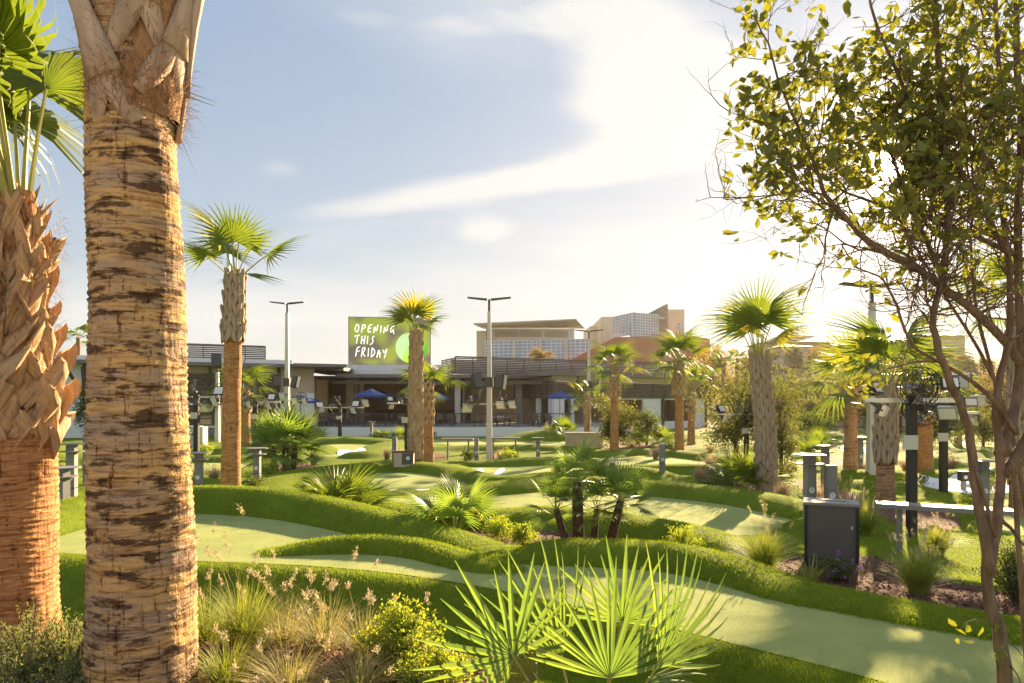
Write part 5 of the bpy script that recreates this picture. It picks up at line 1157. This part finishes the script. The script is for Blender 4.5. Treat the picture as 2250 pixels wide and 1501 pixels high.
for k, (pp, ds, r0, r1) in enumerate(stems):
    pts = [TP(a, b, d) for (a, b), d in zip(pp, ds)]; pts = [Vector(p) for p in wig(pts)]; n = len(pts)
    pts = [p + Vector((rt.uniform(-1, 1), rt.uniform(-1, 1), rt.uniform(-1, 1))) * .006 for p in pts]
    trunk_mb.tube(pts, [r0 + (r1 - r0) * (i / (n - 1)) ** .8 for i in range(n)], 9 if r0 > .01 else 6)
    for i in range(1, n):
        tips.append((pts[i], (pts[i] - pts[i - 1]).normalized(), r0 + (r1 - r0) * i / (n - 1), k))
def pix(p):
    w = p + tr_base; return CX + w.x / w.y * F, HZ - (w.z - CAMZ) / w.y * F
def leafy(px, py):
    """how leafy the photo's crown is: dense above, bare twigs lower right"""
    if py > 640 or px < 1600: return 0.0
    f = 1.0
    if py > 330: f *= max(.08, 1 - (py - 330) / 260)
    if px > 2050: f *= .55 if py > 250 else .9
    return f
def grow(p, d, L, r, depth):
    n = 4; pts = [p]; cur = d.copy()
    for i in range(n):
        cur = (cur + Vector((rt.gauss(0, .22), rt.gauss(0, .22), rt.gauss(.05, .22)))).normalized(); pts.append(pts[-1] + cur * L / n)
    twig_mb.tube(pts, [r, r * .85, r * .7, r * .55, r * .35], 5 if r > .003 else 4, cap=False)
    for i in range(1, n + 1):
        q = pts[i]; a, b = pix(q); f = leafy(a, b)
        if depth <= 1 and rt.random() < f * .44:
            for _ in range(rt.choice((1, 2, 3)) if depth == 0 else 1): LP.append(q + Vector((rt.gauss(0, .012), rt.gauss(0, .012), rt.gauss(0, .012))))
        if depth > 0 and rt.random() < .8:
            s = (cur + Vector((rt.gauss(0, .7), rt.gauss(0, .7), rt.gauss(.15, .6)))).normalized(); grow(q, s, L * rt.uniform(.5, .75), r * .6, depth - 1)
for p, d, r, k in tips:
    a, b = pix(p)
    if b > 760 or k in (0, 15, 16, 17, 18, 19): continue
    dens = 3 if (a > 1980 and 300 < b < 700) else 2 if (a > 1980 and b < 620) else 1
    for _ in range(dens):
        if rt.random() < .9:
            side = Vector((rt.gauss(0, 1), rt.gauss(0, .8), rt.gauss(.35, .7))).normalized()
            grow(p, (side + d * .5).normalized(), rt.uniform(.25, .5) * (1.0 if b < 600 else .55), min(r * .5, .006), 2)
# sprigs low on the stems
for px, py, d, n in ((1880, 850, 3.3, 16), (1925, 838, 3.34, 10), (1860, 800, 3.3, 8), (1880, 780, 3.3, 8), (2105, 1388, 3.35, 5), (2180, 1425, 3.42, 7), (1700, 335, 3.22, 8), (1665, 40, 3.25, 8), (1700, 110, 3.25, 8), (1860, 580, 3.27, 6), (1720, 190, 3.25, 8), (2020, 700, 3.4, 5), (1960, 690, 3.38, 4)):
    for _ in range(n): LP.append(TP(px, py, d) + Vector((rt.gauss(0, .035), rt.gauss(0, .035), rt.gauss(0, .03))))
LP = [p for p in LP if (pix(p)[0] - 1957) ** 2 + (pix(p)[1] - 365) ** 2 > 34 ** 2]
trunk_mb.build('trunk', M['twig'], tt, True)
o = twig_mb.build('branches', M['twig'], tt, True); o['kind'] = 'stuff'
leaf_part('crown', np.array([tuple(p) for p in LP]), .06, 300, M['leaf_tree'], tt, .52, .25)
LPd = None
print('oak leaves', len(LP), 'twig faces', len(twig_mb.f))
# ------------------------------------------------------------------ course furniture
def text_mesh(s, size):
    cu = bpy.data.curves.new('text', 'FONT'); cu.body = s; cu.size = size; cu.align_x = 'CENTER'; cu.align_y = 'CENTER'; cu.resolution_u = 2
    o = bpy.data.objects.new('text', cu); COL.objects.link(o); dg = bpy.context.evaluated_depsgraph_get(); me = bpy.data.meshes.new_from_object(o.evaluated_get(dg)); bpy.data.objects.remove(o); bpy.data.curves.remove(cu)
    me.materials.clear(); me.materials.append(M['text']); return me
TX = {k: text_mesh(k, s) for k, s in (('POP', .085), ('STROKE', .075), ('BLACK', .06), ('COURSE', .052), ('1', .07), ('2', .07), ('3', .07), ('4', .07))}
def disc(r, n=20): return [(r * math.cos(6.2832 * k / n), 0, r * math.sin(6.2832 * k / n)) for k in range(n)]
def score_post(label, loc, h=1.25, table=True, num='1', text=False, rz=0.0, group='score posts'):
    t = thing('score_post', label, 'post', loc, rz, group); a, b = .085, .075
    MB().box(-a, -b, -.1, a, b, h * .28).build('lower_post', M['grey_metal'], t); MB().box(-a - .002, -b - .002, h * .28, a + .002, b + .002, h * .28 + .018).build('band', M['black'], t)
    MB().box(-a, -b, h * .28 + .018, a, b, h).build('upper_post', M['grey_metal'], t)
    if table:
        for z in (h, h - .16): MB().tube([(0, 0, z), (0, 0, z + .018)], .28 if z == h else .24, 24).build('shelf', M['grey_metal'], t)
    dm = MB().add(disc(.055), [tuple(range(20))]); d = dm.build('number_disc', M['text'], t); d.location = (0, -b - .003, h * .45)
    place('numeral', TX[num], t, (0, -b - .005, h * .45), (R(90), 0, 0), 1.0).data = TXD[num]
    if text:
        place('lettering', TX['POP'], t, (-.02, -b - .004, h * .60), (R(90), R(-90), 0)); place('lettering', TX['STROKE'], t, (-.02, -b - .004, h * .74), (R(90), R(-90), 0))
        place('lettering', TX['BLACK'], t, (0, -b - .004, h * .365), (R(90), 0, 0)); place('lettering', TX['COURSE'], t, (0, -b - .004, h * .325), (R(90), 0, 0))
    return t
TXD = {}
for k in '1234':
    me = TX[k].copy(); me.materials.clear(); me.materials.append(M['grey_metal']); TXD[k] = me
def gpt(px, d): p = on(px, d); return p
score_post('lettered grey score post with two round shelves beside the edge palm', gpt(138, 12.0), 1.02, True, '1', True, -.25)
score_post('grey score post with round shelves behind the lettered one', gpt(158, 14.5), 1.3, True, '2', False, .1)
score_post('grey score post close to the big trunk', gpt(193, 17), 1.25, False, '3')
score_post('grey score post with round shelves left of the tall orange palm', gpt(437, 17.5), 1.12, True, '4')
score_post('grey score post with round shelves at the end of the dark rim', gpt(565, 18.5), .95, True, '1')
score_post('score post with shelves in front of the left wing', gpt(315, 33), 1.2, True, '2')
score_post('score post with shelf hidden behind the left wing palm', gpt(404, 27), 1.3, True, '3')
score_post('plain score post beside the dark cabinet', gpt(867, 26), .95, False, '2')
score_post('score post between the two far counters', gpt(1047, 28), 1.05, False, '3')
score_post('score post with shelves right of the far counter', gpt(1182, 30), 1.0, True, '4')
score_post('tall plain score post on the rim behind the fan palms', gpt(1455, 22), .9, False, '1')
score_post('short plain score post left of the leaning palm', gpt(1603, 18.5), .75, False, '2')
score_post('score post with small shelf behind the fan palm clump', gpt(1345, 22), .6, True, '3')
score_post('score post with shelves directly behind the bin', gpt(1779, 12.2), 1.12, True, '3', False, .12)
score_post('plain grey post right of the post behind the bin', gpt(1825, 12.0), .95, False, '1')
score_post('score post with shelves left of the bare reddish palm trunk', gpt(1813, 18), 1.15, True, '2')
score_post('score post with shelves right of the bare reddish palm trunk', gpt(1890, 25), 1.25, True, '4')
score_post('score post with wide box top seen between the oak stems', gpt(2160, 14.0), 1.1, True, '1')
score_post('distant score post before the terrace wall', gpt(816, 46), 1.3, True, '2')
score_post('distant score post at the right end of the terrace', gpt(1228, 48), 1.2, True, '3')
# litter bin
b = on(1826, 8.55); t = thing('litter_bin', 'charcoal grey boxy litter bin with a slot in its flat lid', 'bin', b, R(-24))
wb, hb, db = .305, .78, .22
MB().box(-wb + .035, -db + .015, .03, wb - .035, -db + .03, hb - .02).build('front_panel', M['bin_panel'], t)
MB().box(-wb + .02, -db + .03, .0, wb - .02, db - .02, hb - .02).build('body', M['bin_panel'], t)
for s in (-1, 1):
    for yy in (-db, db - .035): MB().box(s * wb - .035 * (s > 0), yy, -.03, s * wb + .035 * (s < 0), yy + .035, hb - .02).build('corner_post', M['black'], t)
lid = MB(); lid.box(-wb - .012, -db - .012, hb - .02, wb + .012, -.05, hb + .012); lid.box(-wb - .012, .05, hb - .02, wb + .012, db + .012, hb + .012); lid.box(-wb - .012, -.05, hb - .02, -.17, .05, hb + .012); lid.box(.17, -.05, hb - .02, wb + .012, .05, hb + .012)
lid.build('lid', M['grey_metal'], t); MB().box(-.17, -.05, hb - .018, .17, .05, hb - .01).build('slot', M['black'], t)
MB().box(-wb + .05, -db + .008, .1, wb - .05, -db + .014, .106).build('door_seam', M['black'], t); MB().box(wb - .09, -db + .004, hb * .62, wb - .065, -db + .0145, hb * .62 + .04).build('lock', M['steel'], t); MB().box(-wb + .01, -db + .01, -.05, wb - .01, db - .01, -.001).build('plinth', M['black'], t)
# counters
def counter(label, pa, pb, th, legs, mat=M['grey_metal'], w=.3, leg_w=.07):
    """bar-height counter between two end points"""
    c = (pa + pb) / 2; e = (pb - pa); L = Vector((e.x, e.y)).length; rz = math.atan2(e.y, e.x); t = thing('counter', label, 'counter', (c.x, c.y, gz(c.x, c.y)), rz, 'bar counters'); h = c.z - t.location.z
    MB().box(-L / 2, -w / 2, h - th, L / 2, w / 2, h).build('counter_top', mat, t)
    for f in legs:
        x = (f - .5) * L; q = c + (pb - pa) * (f - .5); MB().box(x - leg_w / 2, -leg_w / 2, gz(q.x, q.y) - t.location.z - .05, x + leg_w / 2, leg_w / 2, h - th - .001).build('leg', mat, t)
counter('long grey bar counter gleaming in the sun behind the grass clumps', P(1925, 1102, 9.6), P(2228, 1122, 8.9), .06, (.18, .82), w=.34)
counter('far grey counter left of the lamp pole', P(970, 963, 30), P(1040, 963, 30), .09, (.2, .85), w=.4); counter('far grey counter right of the lamp pole', P(1082, 961, 30), P(1144, 961, 30), .09, (.03, .82), w=.4)
t = thing('info_cabinet', 'low dark cabinet with a sign panel beside the plain post', 'cabinet', on(873, 25)); MB().box(-.1, -.2, -.05, .62, .2, .48).build('body', M['wall_beige'], t); MB().box(-.14, -.21, .48, .66, .21, .52).build('top', M['black'], t); MB().box(.2, -.212, .05, .6, -.202, .46).build('sign_panel', M['bin_panel'], t)
d_ = MB().add([(.42 + x, -.216, .28 + z) for x, _, z in disc(.07)], [tuple(range(20))]).build('emblem', M['text'], t)
t = thing('control_box', 'grey wall like control box in front of the right wing planting', 'cabinet', on(1283, 37)); MB().box(-1.0, -.2, -.1, 1.0, .2, .75).build('body', M['wall_beige'], t); MB().box(-1.03, -.23, .75, 1.03, .23, .8).build('top', M['galv'], t)
for i, (px, d) in enumerate(((2117, 19), (1070 + 45, 28.5))):
    t = thing(('course_speaker', 'bollard_light')[i], ('small black box speaker on a stub post among the right mounds', 'small round topped bollard light beside the lamp pole')[i], ('speaker', 'light')[i], on(px, d))
    if i == 0:
        MB().box(-.11, -.1, .25, .11, .1, .52).build('case', M['black'], t); MB().box(-.05, -.05, -.1, .05, .05, .25).build('stub', M['grey_metal'], t)
        MB().add([(x, -.103, .36 + z) for x, _, z in disc(.055)], [tuple(range(20))]).build('cone', M['text'], t)
    else:
        MB().tube([(0, 0, -.05), (0, 0, .3)], .04, 10).build('stem', M['grey_metal'], t); MB().tube([(0, 0, .28), (0, 0, .36), (0, 0, .44), (0, 0, .46)], [.15, .17, .12, .03], 14).build('head', M['bin_panel'], t, True)
# ------------------------------------------------------------------ lamp poles, fans, floodlights
def flood(parent, loc, rz, tilt, s=.34, mat=None, name='floodlight'):
    rot = Matrix.Rotation(rz, 3, 'Z') @ Matrix.Rotation(tilt, 3, 'X'); l = Vector(loc)
    o = MB().cbox(l, (s, .07, s * .8), 0, rot).build(name, mat or M['steel'], parent)
    MB().cbox(l + rot @ Vector((0, -.04, 0)), (s * .85, .008, s * .62), 0, rot).build('lens', M['frame_white'], o)
    m2 = MB()
    for i in range(5): m2.cbox(l + rot @ Vector((-s * .4 + s * .2 * i, .065, 0)), (.012, .06, s * .7), 0, rot)
    m2.build('cooling_fins', M['dark_metal'], o)['kind'] = 'stuff'
    m3 = MB(); m3.bar(l + rot @ Vector((s * .53, 0, 0)), l + rot @ Vector((s * .53, .2, .05)), .025); m3.bar(l + rot @ Vector((-s * .53, 0, 0)), l + rot @ Vector((-s * .53, .2, .05)), .025); m3.bar(l + rot @ Vector((-s * .53, .2, .05)), l + rot @ Vector((s * .53, .2, .05)), .025)
    m3.build('yoke', M['dark_metal'], o)['kind'] = 'stuff'
def fan(parent, loc, rz, tilt, r=.32):
    rot = Matrix.Rotation(rz, 3, 'Z') @ Matrix.Rotation(tilt, 3, 'X'); l = Vector(loc); mb = MB()
    for rr, y in ((r, -.09), (r * .72, -.13), (r * .42, -.15), (r, .09), (r * .6, .12), (r * 1.02, 0)):
        mb.tube([l + rot @ Vector((rr * math.cos(6.2832 * k / 20), y, rr * math.sin(6.2832 * k / 20))) for k in range(21)], .008, 4, cap=False)
    for k in range(18):
        a = 6.2832 * k / 18; c, s = math.cos(a), math.sin(a)
        mb.tube([l + rot @ Vector((r * .1 * c, -.15, r * .1 * s)), l + rot @ Vector((r * .7 * c, -.13, r * .7 * s)), l + rot @ Vector((r * c, -.09, r * s)), l + rot @ Vector((r * c, .09, r * s)), l + rot @ Vector((r * .2 * c, .12, r * .2 * s))], .005, 3, cap=False)
    o = mb.build('fan_cage', M['black'], parent); o['label'] = 'round wire cage of a misting fan'
    m2 = MB(); m2.tube([l + rot @ Vector((0, -.08, 0)), l + rot @ Vector((0, .16, 0))], .06, 10); m2.build('motor', M['dark_metal'], o)
    m3 = MB()
    for k in range(4):
        a = 1.5708 * k; c, s = math.cos(a), math.sin(a)
        m3.add([l + rot @ Vector(q) for q in ((.05 * c, -.03, .05 * s), (r * .85 * c - .08 * s, -.05, r * .85 * s + .08 * c), (r * .85 * c + .08 * s, .03, r * .85 * s - .08 * c))], [(0, 1, 2)])
    m3.build('blades', M['grey_metal'], o)['kind'] = 'stuff'
def speaker_box(parent, loc, rz, tilt, w=.42, h=.62):
    rot = Matrix.Rotation(rz, 3, 'Z') @ Matrix.Rotation(tilt, 3, 'X'); l = Vector(loc)
    o = MB().cbox(l, (w, .32, h), 0, rot).build('loudspeaker', M['black'], parent); MB().cbox(l + rot @ Vector((0, -.166, 0)), (w * .9, .01, h * .9), 0, rot).build('grille', M['bin_panel'], o)
    MB().cbox(l + rot @ Vector((w * .53, 0, 0)), (.02, .2, h * 1.02), 0, rot).build('bracket', M['steel'], o)
def lamp_pole(label, px, d, ytop, w, spk=None, fanrow=None, heads=((-1, .95), (1, .95)), seed=0):
    b = on(px, d); t = thing('lamp_pole', label, 'lamp pole', b, group='lamp poles'); top = CAMZ - (ytop - HZ) / F * d - b.z; r = random.Random(seed)
    mb = MB(); h0 = top - .55
    for z0, z1, a0, a1 in ((-.2, h0, w, w * .55),): mb.add([(sx * a / 2, sy * a / 2, z) for z, a in ((z0, a0), (z1, a1)) for sx, sy in ((-1, -1), (1, -1), (1, 1), (-1, 1))], [(0, 1, 5, 4), (1, 2, 6, 5), (2, 3, 7, 6), (3, 0, 4, 7), (4, 5, 6, 7), (3, 2, 1, 0)])
    mb.build('pole', M['galv'], t)
    MB().tube([(0, 0, h0), (0, 0, top - .02)], .055, 10).build('tenon', M['dark_metal'], t)
    for s, L in heads:
        m = MB(); m.add([(s * .08, -.17, top - .06), (s * .08, .17, top - .06), (s * L, .17, top + .04), (s * L, -.17, top + .04), (s * .08, -.17, top + .0), (s * .08, .17, top + .0), (s * L, .17, top + .075), (s * L, -.17, top + .075)], [(0, 1, 2, 3), (7, 6, 5, 4), (0, 4, 5, 1), (1, 5, 6, 2), (2, 6, 7, 3), (3, 7, 4, 0)] if s > 0 else [(3, 2, 1, 0), (4, 5, 6, 7), (1, 5, 4, 0), (2, 6, 5, 1), (3, 7, 6, 2), (0, 4, 7, 3)])
        m.build('lamp_head', M['dark_metal'], t)
    zz = lambda py: CAMZ - (py - HZ) / F * d - b.z
    if spk:
        z = zz(spk); MB().box(-.17, -.17, z - .22, .17, .17, z + .22).build('junction_box', M['dark_metal'], t)
        speaker_box(t, (-.55, -.1, z + .03), .5, -.25); speaker_box(t, (.5, -.1, z), -.55, -.25)
    if fanrow:
        z = zz(fanrow); MB().box(-1.0, -.03, z - .03, 1.0, .03, z + .03).build('crossarm', M['galv'], t)
        fan(t, (-.75, -.2, z + .12), .5, .2); fan(t, (.72, .2, z + .15), -2.4, -.2); flood(t, (-.95, -.25, z - .18), .6, .45, .5); flood(t, (.5, -.25, z - .05), -.6, .4, .42); flood(t, (1.0, -.2, z - .02), -.9, .3, .4)
    return t
lamp_pole('tapered concrete lamp pole with speakers and fans in front of the terrace', 1075, 30, 657, .27, 840, 888, seed=1)
lamp_pole('lamp pole with speakers and fans before the left wing', 631, 38, 666, .29, 840, 880, seed=2)
lamp_pole('slim lamp pole with speakers before the right wing', 1294, 46, 727, .3, 845, 890, seed=3)
lamp_pole('lamp pole rising behind the crisscross palm beside the fan post', 1916, 21, 627, .27, None, None, seed=4)
lamp_pole('lamp pole half hidden behind the tall orange palm', 503, 32, 518, .27, 795, 888, ((-1, .9), (1, .9)), seed=5)
lamp_pole('slim lamp pole behind the hanging fans on the left wing', 478, 45, 800, .3, None, 890, (), seed=6)
def fan_post(label, px, d, py_top, w, items, h_extra=0):
    b = on(px, d); t = thing('fan_post', label, 'post', b, group='black fan posts'); H = CAMZ - (py_top - HZ) / F * d - b.z
    MB().box(-w / 2, -w / 2, -.1, w / 2, w / 2, H).build('post', M['black'], t); MB().box(-w / 2 - .12, -w * .5 - .05, H - 1.15 * (H / 3.0), w / 2 - .02, -w * .5 - .001, H - .85 * (H / 3.0)).build('control_box', M['galv'], t)
    MB().box(-1.1 * items, -.03, H - .12, 1.1 * items, .03, H - .05).build('crossarm', M['steel'], t)
    fan(t, (.02, -.16, H + .12), .15, .1, .46 * items); fan(t, (.5 * items, .3, H - .22), -.8, -.3, .4 * items)
    flood(t, (-.92 * items, -.1, H + .1), .7, -.5, .36 * items, M['black']); flood(t, (.75 * items, -.15, H + .18), -.3, -.35, .36 * items, M['black']); flood(t, (1.15 * items, .05, H + .22), -.7, .3, .42 * items); flood(t, (.62 * items, -.25, H - .28), -.9, .4, .4 * items); flood(t, (-.8 * items, -.2, H - .25), .9, .4, .3 * items)
    return t
fan_post('black post carrying a large misting fan and floodlights beside the counter', 2003, 10.8, 868, .12, .68)
fan_post('black post with fan and floodlights further down the right slope', 2073, 17.5, 900, .15, .8)
fan_post('black post with small floodlights in front of the balustrade', 747, 47, 893, .22, 1.5)
fan_post('post with fan and floodlights inside the airy olive tree', 1640, 24, 905, .14, 1.0)
fan_post('post with fan and floodlights behind the big trunk', 432, 30, 868, .2, 1.4)
fan_post('post with floodlights beside the billboard palm', 893, 31, 882, .16, .8)
fan_post('post with small fan beside the left wing palm', 562, 36, 880, .2, 1.2)
# ------------------------------------------------------------------ warm evening haze over the whole place
hz = MB().box(-460, -320, -2, 460, 440, 42)
hm = bpy.data.materials.new('evening_haze'); hm.use_nodes = True; nt = hm.node_tree
for n in list(nt.nodes): nt.nodes.remove(n)
ho = nt.nodes.new('ShaderNodeOutputMaterial'); pv = nt.nodes.new('ShaderNodeVolumePrincipled')
pv.inputs['Color'].default_value = (1.0, .93, .82, 1); pv.inputs['Density'].default_value = .0001; pv.inputs['Anisotropy'].default_value = .6
nt.links.new(pv.outputs[0], ho.inputs['Volume'])
tag(hz.build('haze', hm), 'thin warm evening haze over the whole course', 'haze', None, 'stuff')
S.cycles.volume_bounces = 0; S.cycles.volume_max_steps = 64
